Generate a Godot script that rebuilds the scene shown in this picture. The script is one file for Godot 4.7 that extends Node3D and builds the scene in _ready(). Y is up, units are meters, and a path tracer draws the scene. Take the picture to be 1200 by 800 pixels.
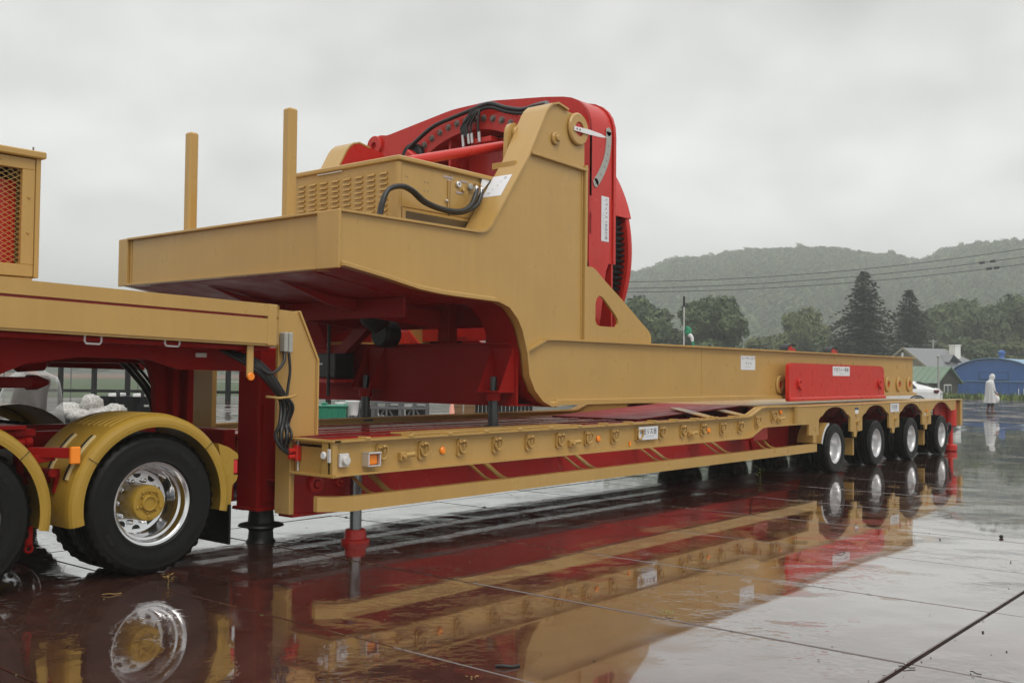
extends Node3D
# A wet yard: a gold and red lowbed trailer that carries a blade lifting frame. x runs along the trailer to its rear, y is up, metres.

var M := {}
var T := {}
var taken := {}
var rng := RandomNumberGenerator.new()

# ---------------------------------------------------------------- mesh builder
class MB:
	var V := PackedVector3Array()
	var N := PackedVector3Array()
	var C := PackedColorArray()
	var U := PackedVector2Array()
	var col = null
	func t3(a: Vector3, b: Vector3, c: Vector3, na: Vector3, nb: Vector3, nc: Vector3) -> void:
		if (b - a).cross(c - a).dot(na + nb + nc) > 0.0:
			V.append_array([a, c, b]); N.append_array([na, nc, nb])
		else:
			V.append_array([a, b, c]); N.append_array([na, nb, nc])
		if col != null:
			C.append_array([col, col, col])
	func q(a: Vector3, b: Vector3, c: Vector3, d: Vector3, n: Vector3) -> void:
		t3(a, b, c, n, n, n); t3(a, c, d, n, n, n)
	func q4(a: Vector3, b: Vector3, c: Vector3, d: Vector3, na: Vector3, nb: Vector3, nc: Vector3, nd: Vector3) -> void:
		t3(a, b, c, na, nb, nc); t3(a, c, d, na, nc, nd)
	func box(c: Vector3, s: Vector3, bev := 0.006, bas := Basis()) -> MB:
		var h := s * 0.5
		bev = minf(bev, minf(h.x, minf(h.y, h.z)) * 0.6)
		var p := func(sg: Vector3, ax: int) -> Vector3:
			var v := Vector3(sg.x * (h.x - bev), sg.y * (h.y - bev), sg.z * (h.z - bev))
			v[ax] = sg[ax] * h[ax]
			return c + bas * v
		for ax in 3:
			var a1 := (ax + 1) % 3
			var a2 := (ax + 2) % 3
			for s0 in [-1.0, 1.0]:
				var cs := []
				for k in [[-1, -1], [1, -1], [1, 1], [-1, 1]]:
					var sg := Vector3.ZERO
					sg[ax] = s0; sg[a1] = k[0]; sg[a2] = k[1]
					cs.append(p.call(sg, ax))
				var n := Vector3.ZERO
				n[ax] = s0
				q(cs[0], cs[1], cs[2], cs[3], bas * n)
		if bev > 0.0005:
			for ax in 3:
				var a1 := (ax + 1) % 3
				var a2 := (ax + 2) % 3
				for s1 in [-1.0, 1.0]:
					for s2 in [-1.0, 1.0]:
						var lo := Vector3.ZERO
						lo[ax] = -1.0; lo[a1] = s1; lo[a2] = s2
						var hi := lo
						hi[ax] = 1.0
						var n := Vector3.ZERO
						n[a1] = s1; n[a2] = s2
						q(p.call(lo, a1), p.call(hi, a1), p.call(hi, a2), p.call(lo, a2), (bas * n).normalized())
			for sx in [-1.0, 1.0]:
				for sy in [-1.0, 1.0]:
					for sz in [-1.0, 1.0]:
						var sg := Vector3(sx, sy, sz)
						var n := (bas * sg).normalized()
						t3(p.call(sg, 0), p.call(sg, 1), p.call(sg, 2), n, n, n)
		return self
	# box given by its two corners
	func bx(a: Vector3, b: Vector3, bev := 0.006) -> MB:
		return box((a + b) * 0.5, (b - a).abs(), bev)
	# bar between two points with a rectangular section
	func bar(a: Vector3, b: Vector3, w: float, h: float, bev := 0.004, up := Vector3.UP) -> MB:
		var z := (b - a).normalized()
		var x := up.cross(z).normalized()
		var y := z.cross(x)
		return box((a + b) * 0.5, Vector3(w, h, a.distance_to(b)), bev, Basis(x, y, z))
	static func at(u: float, v: float, w: float, ax: int) -> Vector3:
		if ax == 2: return Vector3(u, v, w)
		if ax == 0: return Vector3(w, v, u)
		return Vector3(u, w, v)
	# a flat outline given thickness along an axis (2: outline in x,y; 0: outline in z,y; 1: outline in x,z)
	func prism(poly: PackedVector2Array, w0: float, w1: float, ax := 2, caps := true, sides := true, smooth := 35.0) -> MB:
		var n := poly.size()
		var area := 0.0
		for i in n:
			area += poly[i].cross(poly[(i + 1) % n])
		var sgn := 1.0 if area > 0 else -1.0
		var nw := at(0, 0, 1, ax) * (1.0 if w1 > w0 else -1.0)
		if caps:
			var tr := Geometry2D.triangulate_polygon(poly)
			for i in range(0, tr.size(), 3):
				var a := poly[tr[i]]
				var b := poly[tr[i + 1]]
				var c := poly[tr[i + 2]]
				t3(at(a.x, a.y, w1, ax), at(b.x, b.y, w1, ax), at(c.x, c.y, w1, ax), nw, nw, nw)
				t3(at(a.x, a.y, w0, ax), at(b.x, b.y, w0, ax), at(c.x, c.y, w0, ax), -nw, -nw, -nw)
		if sides:
			var en: Array[Vector2] = []
			for i in n:
				var d := (poly[(i + 1) % n] - poly[i])
				en.append(Vector2(d.y, -d.x).normalized() * sgn)
			for i in n:
				var a := poly[i]
				var b := poly[(i + 1) % n]
				if a.distance_to(b) < 1e-5: continue
				var n0 := en[i]
				var n1 := en[i]
				var pv := en[(i + n - 1) % n]
				var nx := en[(i + 1) % n]
				if rad_to_deg(absf(pv.angle_to(en[i]))) < smooth: n0 = (pv + en[i]).normalized()
				if rad_to_deg(absf(nx.angle_to(en[i]))) < smooth: n1 = (nx + en[i]).normalized()
				var m0 := at(n0.x, n0.y, 0, ax)
				var m1 := at(n1.x, n1.y, 0, ax)
				q4(at(a.x, a.y, w0, ax), at(b.x, b.y, w0, ax), at(b.x, b.y, w1, ax), at(a.x, a.y, w1, ax), m0, m1, m1, m0)
		return self
	# a plate that follows an open path, t thick to the left (+) or right (-) of it
	static func ribbon(path: PackedVector2Array, t: float) -> PackedVector2Array:
		var n := path.size()
		var off := PackedVector2Array()
		for i in n:
			var d0 := (path[i] - path[maxi(i - 1, 0)]).normalized()
			var d1 := (path[mini(i + 1, n - 1)] - path[i]).normalized()
			if i == 0: d0 = d1
			if i == n - 1: d1 = d0
			var n0 := Vector2(-d0.y, d0.x)
			var n1 := Vector2(-d1.y, d1.x)
			var m := (n0 + n1).normalized()
			off.append(path[i] + m * t / maxf(m.dot(n0), 0.35))
		var out := path.duplicate()
		off.reverse()
		out.append_array(off)
		return out
	func tube(pts: Array, r, seg := 8, caps := true) -> MB:
		var n := pts.size()
		var prev := Vector3.ZERO
		var rings := []
		var nrm := []
		for i in n:
			var d: Vector3 = (pts[mini(i + 1, n - 1)] - pts[maxi(i - 1, 0)]).normalized()
			var x: Vector3
			if i == 0:
				x = (Vector3.UP if absf(d.y) < 0.9 else Vector3.RIGHT).cross(d).normalized()
			else:
				x = (prev - d * prev.dot(d)).normalized()
			prev = x
			var y := d.cross(x)
			var rr: float = r[i] if r is Array else r
			var ring := []
			var rn := []
			for k in seg:
				var a := TAU * k / seg
				var v := x * cos(a) + y * sin(a)
				ring.append(pts[i] + v * rr)
				rn.append(v)
			rings.append(ring); nrm.append(rn)
		for i in n - 1:
			for k in seg:
				var j := (k + 1) % seg
				q4(rings[i][k], rings[i][j], rings[i + 1][j], rings[i + 1][k], nrm[i][k], nrm[i][j], nrm[i + 1][j], nrm[i + 1][k])
		if caps:
			for e in [0, n - 1]:
				var d: Vector3 = (pts[1] - pts[0]).normalized() * -1.0 if e == 0 else (pts[n - 1] - pts[n - 2]).normalized()
				for k in seg:
					t3(pts[e], rings[e][k], rings[e][(k + 1) % seg], d, d, d)
		return self
	# profile of (radius, distance along the axis); f may change the radius by (segment, profile point)
	func lathe(pr: PackedVector2Array, seg: int, bas := Basis(), c := Vector3.ZERO, f = null, smooth := 40.0) -> MB:
		var n := pr.size()
		var en: Array[Vector2] = []
		for i in n - 1:
			var d := pr[i + 1] - pr[i]
			en.append(Vector2(d.y, -d.x).normalized())
		for i in n - 1:
			if pr[i].distance_to(pr[i + 1]) < 1e-6: continue
			var n0 := en[i]
			var n1 := en[i]
			if i > 0 and rad_to_deg(absf(en[i - 1].angle_to(en[i]))) < smooth: n0 = (en[i - 1] + en[i]).normalized()
			if i < n - 2 and rad_to_deg(absf(en[i + 1].angle_to(en[i]))) < smooth: n1 = (en[i + 1] + en[i]).normalized()
			for k in seg:
				var ps := []
				var ns := []
				for e in [[k, i, n0], [k + 1, i, n0], [k + 1, i + 1, n1], [k, i + 1, n1]]:
					var a: float = TAU * (e[0] % seg) / seg
					var rr: float = pr[e[1]].x
					if f != null: rr = f.call(e[0] % seg, e[1], rr)
					ps.append(c + bas * Vector3(rr * cos(a), pr[e[1]].y, rr * sin(a)))
					ns.append(bas * Vector3(e[2].x * cos(a), e[2].y, e[2].x * sin(a)))
				if pr[i].x > 1e-6: t3(ps[0], ps[1], ps[2], ns[0], ns[1], ns[2])
				if pr[i + 1].x > 1e-6 or pr[i].x <= 1e-6: t3(ps[0], ps[2], ps[3], ns[0], ns[2], ns[3])
		return self
	func cyl(a: Vector3, b: Vector3, r: float, seg := 16, bev := 0.004) -> MB:
		var l := a.distance_to(b)
		var y := (b - a) / l
		var x := (Vector3.UP if absf(y.y) < 0.9 else Vector3.RIGHT).cross(y).normalized()
		bev = minf(bev, minf(r, l) * 0.4)
		return lathe(PackedVector2Array([Vector2(0, 0), Vector2(r - bev, 0), Vector2(r, bev), Vector2(r, l - bev), Vector2(r - bev, l), Vector2(0, l)]), seg, Basis(x, y, x.cross(y)), a)
	# ring with a hole, round the axis a-b
	func ring(a: Vector3, b: Vector3, r0: float, r1: float, seg := 24, bev := 0.004) -> MB:
		var l := a.distance_to(b)
		var y := (b - a) / l
		var x := (Vector3.UP if absf(y.y) < 0.9 else Vector3.RIGHT).cross(y).normalized()
		return lathe(PackedVector2Array([Vector2(r0, 0), Vector2(r1 - bev, 0), Vector2(r1, bev), Vector2(r1, l - bev), Vector2(r1 - bev, l), Vector2(r0, l), Vector2(r0, 0)]), seg, Basis(x, y, x.cross(y)), a)
	func ball(c: Vector3, r: Vector3, seg := 12, rows := 8, f = null) -> MB:
		for i in rows:
			for k in seg:
				var ps := []
				var ns := []
				for e in [[k, i], [k + 1, i], [k + 1, i + 1], [k, i + 1]]:
					var a: float = TAU * (e[0] % seg) / seg
					var b: float = PI * e[1] / rows - PI / 2
					var u := Vector3(cos(b) * cos(a), sin(b), cos(b) * sin(a))
					var s: float = 1.0 if f == null else f.call(u)
					ps.append(c + u * r * s)
					ns.append((u / r).normalized())
				if i > 0: t3(ps[0], ps[1], ps[2], ns[0], ns[1], ns[2])
				if i < rows - 1: t3(ps[0], ps[2], ps[3], ns[0], ns[2], ns[3])
		return self
	# a rectangle with picture coordinates: corner, across, up
	func sheet(o: Vector3, ux: Vector3, uy: Vector3, n: Vector3) -> MB:
		var ps := [o, o + ux, o + ux + uy, o + uy]
		var us := [Vector2(0, 1), Vector2(1, 1), Vector2(1, 0), Vector2(0, 0)]
		for t in [[0, 1, 2], [0, 2, 3]]:
			var o2: Array = t
			if (ps[t[1]] - ps[t[0]]).cross(ps[t[2]] - ps[t[0]]).dot(n) > 0: o2 = [t[0], t[2], t[1]]
			for k in o2:
				V.append(ps[k]); N.append(n); U.append(us[k])
		return self
	func mesh() -> ArrayMesh:
		var a := []
		a.resize(Mesh.ARRAY_MAX)
		a[Mesh.ARRAY_VERTEX] = V
		a[Mesh.ARRAY_NORMAL] = N
		if C.size() == V.size() and C.size() > 0: a[Mesh.ARRAY_COLOR] = C
		if U.size() == V.size() and U.size() > 0: a[Mesh.ARRAY_TEX_UV] = U
		var m := ArrayMesh.new()
		m.add_surface_from_arrays(Mesh.PRIMITIVE_TRIANGLES, a)
		return m

func P(a: Array) -> PackedVector2Array:
	var p := PackedVector2Array()
	for i in range(0, a.size(), 2): p.append(Vector2(a[i], a[i + 1]))
	return p

func rv(a: Array) -> PackedVector2Array:
	var p := P(a)
	p.reverse()
	return p

# rounds the corners of an outline: each entry is x, y, radius
func rounded(a: Array, seg := 5, closed := true) -> PackedVector2Array:
	var out := PackedVector2Array()
	var n := a.size() / 3
	for i in n:
		var p := Vector2(a[i * 3], a[i * 3 + 1])
		var r: float = a[i * 3 + 2]
		if r <= 0.0 or (not closed and (i == 0 or i == n - 1)):
			out.append(p)
			continue
		var pi := (i + n - 1) % n
		var ni := (i + 1) % n
		var d0 := (Vector2(a[pi * 3], a[pi * 3 + 1]) - p).normalized()
		var d1 := (Vector2(a[ni * 3], a[ni * 3 + 1]) - p).normalized()
		for k in seg + 1:
			var t := float(k) / seg
			var s := p + d0 * r
			var e := p + d1 * r
			out.append(s.lerp(p, t).lerp(p.lerp(e, t), t))
	return out

func bez(pts: Array, per := 6) -> Array:   # a smooth line through points
	var out := []
	var n := pts.size()
	for i in n - 1:
		var p0: Vector3 = pts[maxi(i - 1, 0)]
		var p1: Vector3 = pts[i]
		var p2: Vector3 = pts[i + 1]
		var p3: Vector3 = pts[mini(i + 2, n - 1)]
		for k in per:
			out.append(p1.cubic_interpolate(p2, p0, p3, float(k) / per))
	out.append(pts[n - 1])
	return out

# ---------------------------------------------------------------- objects
func numbered(called: String) -> String:
	if not taken.has(called):
		taken[called] = 0
		return called
	taken[called] += 1
	return "%s_%03d" % [called, taken[called]]

func thing(called: String, label: String, category: String, at := Vector3.ZERO, group := "") -> Node3D:
	var o := Node3D.new()
	o.name = numbered(called)
	o.position = at
	add_child(o)
	return tag(o, label, category, group)

func tag(o: Node3D, label: String, category: String, group := "") -> Node3D:
	o.set_meta("label", label)
	o.set_meta("category", category)
	if group: o.set_meta("group", group)
	return o

# a mesh in the world's coordinates, hung under a thing, a part or the root
func obj(called: String, b, m: Material, parent: Node3D = null, local := false) -> MeshInstance3D:
	var o := MeshInstance3D.new()
	o.mesh = b.mesh() if b is MB else b
	o.material_override = m
	if parent == null:
		o.name = numbered(called)
		add_child(o)
		return o
	o.name = called
	if not local:
		var p := Vector3.ZERO
		var q: Node = parent
		while q != self:
			p += (q as Node3D).position
			q = q.get_parent()
		o.position = -p
	parent.add_child(o, true)
	return o

func struct(called: String, b, m: Material, parent: Node3D = null) -> MeshInstance3D:
	var o := obj(called, b, m, parent)
	if parent == null: o.set_meta("kind", "structure")
	return o

# a mesh object whose origin is moved to its base
func solo(called: String, b: MB, m: Material, label: String, category: String, group := "") -> MeshInstance3D:
	var lo := b.V[0]
	var hi := b.V[0]
	for v in b.V:
		lo = lo.min(v); hi = hi.max(v)
	var c := Vector3((lo.x + hi.x) / 2, lo.y, (lo.z + hi.z) / 2)
	for i in b.V.size(): b.V[i] -= c
	var o := obj(called, b, m)
	o.position = c
	tag(o, label, category, group)
	return o

func dup(root: Node3D, at: Vector3, turn: float, label := "", called := "") -> Node3D:
	var r: Node3D = root.duplicate()
	var nm: String = called if called else String(root.name).rstrip("0123456789").rstrip("_")
	r.name = numbered(nm)
	add_child(r)
	r.position = at
	r.rotation.y = turn
	if label: r.set_meta("label", label)
	return r

# ---------------------------------------------------------------- materials
func noise(kind: int, freq: float, oct: int, sd: int) -> FastNoiseLite:
	var f := FastNoiseLite.new()
	f.noise_type = kind
	f.frequency = freq
	f.fractal_octaves = oct
	f.seed = sd
	return f

func tex(im: Image) -> ImageTexture:
	return ImageTexture.create_from_image(im)

# grey noise laid between two values
func grey(w: int, h: int, f: FastNoiseLite, lo: float, hi: float, power := 1.0) -> Image:
	var im := f.get_seamless_image(w, h)
	im.convert(Image.FORMAT_L8)
	var d := im.get_data()
	var lut := PackedByteArray()
	for i in 256: lut.append(int(clampf(lerpf(lo, hi, pow(i / 255.0, power)), 0, 1) * 255))
	for i in d.size(): d[i] = lut[d[i]]
	return Image.create_from_data(w, h, false, Image.FORMAT_L8, d)

func mat(srgb: Color, rough: float, metal := 0.0, spec := 0.5) -> StandardMaterial3D:
	var m := StandardMaterial3D.new()
	m.albedo_color = srgb
	m.roughness = rough
	m.metallic = metal
	m.metallic_specular = spec
	return m

func tri(m: StandardMaterial3D, scale: float, albedo = null, rough = null, nrm = null, strength := 0.3) -> StandardMaterial3D:
	m.uv1_triplanar = true
	m.uv1_world_triplanar = true
	m.uv1_scale = Vector3.ONE * scale
	if albedo != null: m.albedo_texture = albedo
	if rough != null:
		m.roughness_texture = rough
		m.roughness_texture_channel = BaseMaterial3D.TEXTURE_CHANNEL_RED
	if nrm != null:
		m.normal_enabled = true
		m.normal_texture = nrm
		m.normal_scale = strength
	return m

func lin(r: float, g: float, b: float) -> Color:
	return Color(r, g, b).linear_to_srgb()

func make_materials() -> void:
	var grime := grey(512, 512, noise(FastNoiseLite.TYPE_SIMPLEX_SMOOTH, 0.006, 4, 3), 0.965, 1.0)
	var st := grey(512, 24, noise(FastNoiseLite.TYPE_SIMPLEX_SMOOTH, 0.05, 3, 9), 0.935, 0.955)
	st.resize(512, 512, Image.INTERPOLATE_BILINEAR)
	var gd := grime.get_data()
	var sd := st.get_data()
	for i in gd.size(): gd[i] = int(mini(255, gd[i] * sd[i] / 242))
	T.grime = tex(Image.create_from_data(512, 512, false, Image.FORMAT_L8, gd))
	# gloss: soft blotches crossed by the tracks of running water
	var rb := grey(512, 512, noise(FastNoiseLite.TYPE_SIMPLEX_SMOOTH, 0.012, 4, 5), 0.55, 1.0)
	var rs := grey(512, 16, noise(FastNoiseLite.TYPE_SIMPLEX_SMOOTH, 0.03, 2, 19), 0.86, 1.0)
	rs.resize(512, 512, Image.INTERPOLATE_BILINEAR)
	var b0 := rb.get_data()
	var b1 := rs.get_data()
	for q in b0.size(): b0[q] = int(mini(255, b0[q] * b1[q] / 240))
	T.rough = tex(Image.create_from_data(512, 512, false, Image.FORMAT_L8, b0))
	T.fine = tex(grey(512, 512, noise(FastNoiseLite.TYPE_SIMPLEX_SMOOTH, 0.08, 4, 6), 0.55, 1.0))
	var peel := grey(512, 512, noise(FastNoiseLite.TYPE_SIMPLEX_SMOOTH, 0.02, 3, 7), 0, 1)
	peel.bump_map_to_normal_map(2.0)
	T.peel = tex(peel)
	var rubble := grey(512, 512, noise(FastNoiseLite.TYPE_CELLULAR, 0.07, 3, 8), 0, 1)
	rubble.bump_map_to_normal_map(3.0)
	T.rubble = tex(rubble)
	M.gold = tri(mat(lin(0.495, 0.302, 0.088), 0.45, 0.0, 0.4), 0.35, T.grime, T.rough, T.peel, 0.05)
	M.gold.clearcoat_enabled = true
	M.gold.clearcoat = 0.25
	M.gold.clearcoat_roughness = 0.12
	M.fender = tri(mat(lin(0.40, 0.245, 0.035), 0.42, 0.0, 0.4), 0.7, T.grime, T.rough, T.peel, 0.08)
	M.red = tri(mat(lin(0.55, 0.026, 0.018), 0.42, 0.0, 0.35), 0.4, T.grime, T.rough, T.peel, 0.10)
	M.red.clearcoat_enabled = true
	M.red.clearcoat = 0.22
	M.red.clearcoat_roughness = 0.1
	M.maroon = tri(mat(lin(0.27, 0.009, 0.007), 0.5, 0.0, 0.2), 0.4, T.grime, T.rough, T.peel, 0.10)  # the red paint darkened: shade of undersides and recesses put into the colour
	M.wet_shaded_red = tri(mat(lin(0.26, 0.011, 0.009), 0.35), 0.4, T.grime, T.rough, T.peel, 0.10)  # the same shade-darkened red under a glossy film of rain
	M.wet_shaded_red.clearcoat_enabled = true
	M.wet_shaded_red.clearcoat = 0.8
	M.wet_shaded_red.clearcoat_roughness = 0.08
	M.shaded_beam_red = tri(mat(lin(0.40, 0.016, 0.013), 0.45, 0.0, 0.35), 0.4, T.grime, T.rough, T.peel, 0.10)  # red with the shade below the side rail mixed into its colour
	M.rubber = tri(mat(lin(0.008, 0.0075, 0.007), 0.55, 0.0, 0.35), 3.0, T.fine, T.rough, T.rubble, 0.25)
	M.hose = mat(lin(0.012, 0.012, 0.013), 0.35)
	M.black = mat(lin(0.012, 0.012, 0.012), 0.5)
	M.chrome = tri(mat(lin(0.66, 0.66, 0.67), 0.13, 1.0), 2.0, null, null, T.peel, 0.06)
	M.silver = mat(lin(0.62, 0.62, 0.63), 0.32, 0.6)
	M.steel = tri(mat(lin(0.35, 0.36, 0.37), 0.28, 0.9), 2.0, T.fine)
	M.bolt = mat(lin(0.20, 0.17, 0.155), 0.4, 0.5)
	M.dark_steel = tri(mat(lin(0.03, 0.03, 0.032), 0.45, 0.4), 2.0, T.fine)
	M.matte_black = mat(lin(0.010, 0.010, 0.011), 0.85, 0.0, 0.2)
	M.white = mat(lin(0.78, 0.78, 0.79), 0.35)
	M.plastic_white = mat(lin(0.62, 0.61, 0.60), 0.3)
	M.amber = mat(lin(0.95, 0.26, 0.01), 0.15)
	M.lamp_red = mat(lin(0.6, 0.015, 0.02), 0.12)
	M.grey_plate = mat(lin(0.36, 0.37, 0.34), 0.5)

func ground_textures() -> void:
	var n := 1024
	# colour: stained brown-red concrete
	var a := noise(FastNoiseLite.TYPE_SIMPLEX_SMOOTH, 0.006, 5, 21).get_seamless_image(n, n)
	var b := noise(FastNoiseLite.TYPE_SIMPLEX_SMOOTH, 0.06, 4, 22).get_seamless_image(n, n)
	a.convert(Image.FORMAT_L8); b.convert(Image.FORMAT_L8)
	var da := a.get_data()
	var db := b.get_data()
	var px := PackedByteArray()
	px.resize(n * n * 3)
	var c0 := Color(0.052, 0.021, 0.015)
	var c1 := Color(0.084, 0.040, 0.031)
	for i in n * n:
		var t := da[i] / 255.0
		var c := c0.lerp(c1, t) * (0.72 + 0.5 * db[i] / 255.0)
		c = c.linear_to_srgb()
		px[i * 3] = int(c.r * 255); px[i * 3 + 1] = int(c.g * 255); px[i * 3 + 2] = int(c.b * 255)
	T.ground = tex(Image.create_from_data(n, n, false, Image.FORMAT_RGB8, px))
	# film of water: mostly smooth, some patches where the grain of the concrete stands out
	var r := noise(FastNoiseLite.TYPE_SIMPLEX_SMOOTH, 0.005, 4, 31).get_seamless_image(n, n)
	r.convert(Image.FORMAT_L8)
	var dr := r.get_data()
	var rr := PackedByteArray()
	rr.resize(n * n)
	for i in n * n:
		var t := smoothstep(0.52, 0.85, dr[i] / 255.0)
		rr[i] = int((0.10 + 0.75 * t * (0.4 + 0.6 * db[i] / 255.0)) * 255)
	T.film = tex(Image.create_from_data(n, n, false, Image.FORMAT_L8, rr))
	# the film's surface: long swells of the uneven slabs, a light chop and rain rings
	n = 2048
	var h := PackedFloat32Array()
	h.resize(n * n)
	var w1 := noise(FastNoiseLite.TYPE_SIMPLEX_SMOOTH, 0.0036, 3, 41).get_seamless_image(n, n)
	var w2 := noise(FastNoiseLite.TYPE_SIMPLEX_SMOOTH, 0.022, 3, 42).get_seamless_image(n, n)
	var w3 := noise(FastNoiseLite.TYPE_SIMPLEX_SMOOTH, 0.004, 2, 43).get_seamless_image(n, n)
	for w in [w1, w2, w3]: w.convert(Image.FORMAT_L8)
	w1.resize(256, 256, Image.INTERPOLATE_LANCZOS)
	w1.convert(Image.FORMAT_RF)
	w1.resize(n, n, Image.INTERPOLATE_CUBIC)
	var d1 := w1.get_data().to_float32_array()
	w2.resize(1024, 1024, Image.INTERPOLATE_LANCZOS)
	w2.convert(Image.FORMAT_RF)
	w2.resize(n, n, Image.INTERPOLATE_CUBIC)
	var d2 := w2.get_data().to_float32_array()
	var d3 := w3.get_data()
	var d4 := noise(FastNoiseLite.TYPE_SIMPLEX_SMOOTH, 0.075, 2, 44).get_seamless_image(n, n)
	d4.convert(Image.FORMAT_L8)
	var d5 := d4.get_data()
	for i in n * n: h[i] = d1[i] * 105.0 + d2[i] * 20.0 * smoothstep(0.35, 0.75, d3[i] / 255.0) + d5[i] / 255.0 * (2.2 + 5.0 * smoothstep(0.40, 0.80, d3[i] / 255.0))
	rng.seed = 77
	for k in 2600:
		var cx := rng.randi_range(0, n - 1)
		var cy := rng.randi_range(0, n - 1)
		if d3[cy * n + cx] < 110 and rng.randf() < 0.75: continue
		var rad := rng.randf_range(2.0, 10.0)
		var amp := rng.randf_range(0.8, 4.0) * (1.0 if rad < 5 else 0.45)
		var e := int(rad) + 7
		for y in range(-e, e + 1):
			for x in range(-e, e + 1):
				var d := sqrt(x * x + y * y)
				var u := d - rad
				if absf(u) < 6.0:
					h[((cy + y + n) % n) * n + (cx + x + n) % n] += amp * cos(u * 1.3) * exp(-u * u / 9.0)
	var nb := PackedByteArray()
	nb.resize(n * n * 3)
	for y in n:
		for x in n:
			var dx := h[y * n + (x + 1) % n] - h[y * n + (x + n - 1) % n]
			var dy := h[((y + 1) % n) * n + x] - h[((y + n - 1) % n) * n + x]
			var v := Vector3(-dx, dy, 2.4).normalized()
			var i := (y * n + x) * 3
			nb[i] = int((v.x * 0.5 + 0.5) * 255); nb[i + 1] = int((v.y * 0.5 + 0.5) * 255); nb[i + 2] = int((v.z * 0.5 + 0.5) * 255)
	T.ripple = tex(Image.create_from_data(n, n, false, Image.FORMAT_RGB8, nb))
	M.wet = tri(mat(Color.WHITE, 0.26, 0.0, 0.7), 1.0 / 12.4, T.ground, T.film, T.ripple, 0.045)
	M.wet.clearcoat_enabled = true
	M.wet.clearcoat = 1.0
	M.wet.clearcoat_roughness = 0.03
	M.wet_far = tri(mat(lin(0.95, 1.0, 1.0), 0.5, 0.0, 0.9), 1.0 / 19.0, T.ground, T.film, T.ripple, 0.05)
	M.joint = mat(lin(0.015, 0.011, 0.01), 0.6)

func _ready() -> void:
	var cam := Camera3D.new()
	cam.name = "camera"
	var yaw := deg_to_rad(39.55)
	var pit := deg_to_rad(1.77)
	var rol := deg_to_rad(0.615)
	var f0 := Vector3(cos(yaw), 0, -sin(yaw))
	var r0 := Vector3(sin(yaw), 0, cos(yaw))
	var fw := f0 * cos(pit) + Vector3.UP * sin(pit)
	var u0 := Vector3.UP * cos(pit) - f0 * sin(pit)
	var rt := r0 * cos(rol) + u0 * sin(rol)
	var up := u0 * cos(rol) - r0 * sin(rol)
	cam.transform = Transform3D(Basis(rt, up, -fw), Vector3(0, 1.5, 0))
	cam.fov = rad_to_deg(2.0 * atan(400.0 / 1200.0))
	cam.near = 0.05
	cam.far = 3000.0
	add_child(cam)
	cam.current = true
	sky_and_sun()
	make_materials()
	ground_textures()
	build_ground()
	build_far()
	build_trailer()
	build_tractor()
	build_frame()
	build_power_units()
	build_yard_things()
	build_people()

# ---------------------------------------------------------------- sky and light
func sky_and_sun() -> void:
	var w := 768
	var h := 384
	var im := Image.create(w, h, false, Image.FORMAT_RGBF)
	var f1 := noise(FastNoiseLite.TYPE_SIMPLEX_SMOOTH, 1.0, 5, 12)
	var f2 := noise(FastNoiseLite.TYPE_SIMPLEX_SMOOTH, 1.0, 4, 15)
	for y in h:
		var el := (0.5 - (y + 0.5) / h) * PI
		for x in w:
			var az := TAU * (x + 0.5) / w
			var d := Vector3(cos(el) * cos(az), sin(el), cos(el) * sin(az))
			var s := maxf(d.y, 0.0)
			# an overcast layer seen from below: its texture gets finer towards the horizon
			var p := d * (2.6 / (s + 0.35))
			var n := f1.get_noise_3d(p.x, p.y * 2.0, p.z) * 0.6 + f2.get_noise_3d(p.x * 2.3 + 9.0, p.y * 4.0, p.z * 2.3) * 0.28
			var base := lerpf(0.84, 0.56, smoothstep(0.12, 0.42, s)) + 0.62 * smoothstep(0.45, 0.95, s)
			var v := base * (1.0 + 0.38 * n * smoothstep(0.0, 0.22, s))
			im.set_pixel(x, y, Color(v * 0.995, v * 1.0, v * 0.985))
	var pan := PanoramaSkyMaterial.new()
	pan.panorama = ImageTexture.create_from_image(im)
	var sky := Sky.new()
	sky.sky_material = pan
	var env := Environment.new()
	env.background_mode = Environment.BG_SKY
	env.sky = sky
	env.tonemap_mode = Environment.TONE_MAPPER_LINEAR
	env.tonemap_exposure = 1.3
	env.ambient_light_source = Environment.AMBIENT_SOURCE_SKY
	env.reflected_light_source = Environment.REFLECTION_SOURCE_SKY
	env.sdfgi_enabled = true
	env.ssao_enabled = true
	env.ssil_enabled = true
	env.fog_enabled = true
	env.fog_density = 0.0013
	env.fog_light_color = Color(0.86, 0.88, 0.87)
	var we := WorldEnvironment.new()
	we.name = "weather"
	we.environment = env
	add_child(we)
	var sun := DirectionalLight3D.new()
	sun.name = "sun"
	sun.light_energy = 0.35
	sun.light_color = Color(1.0, 0.97, 0.93)
	sun.light_angular_distance = 30.0
	sun.shadow_enabled = true
	add_child(sun)
	sun.look_at_from_position(Vector3(-3, 9, 6), Vector3.ZERO)

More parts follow.
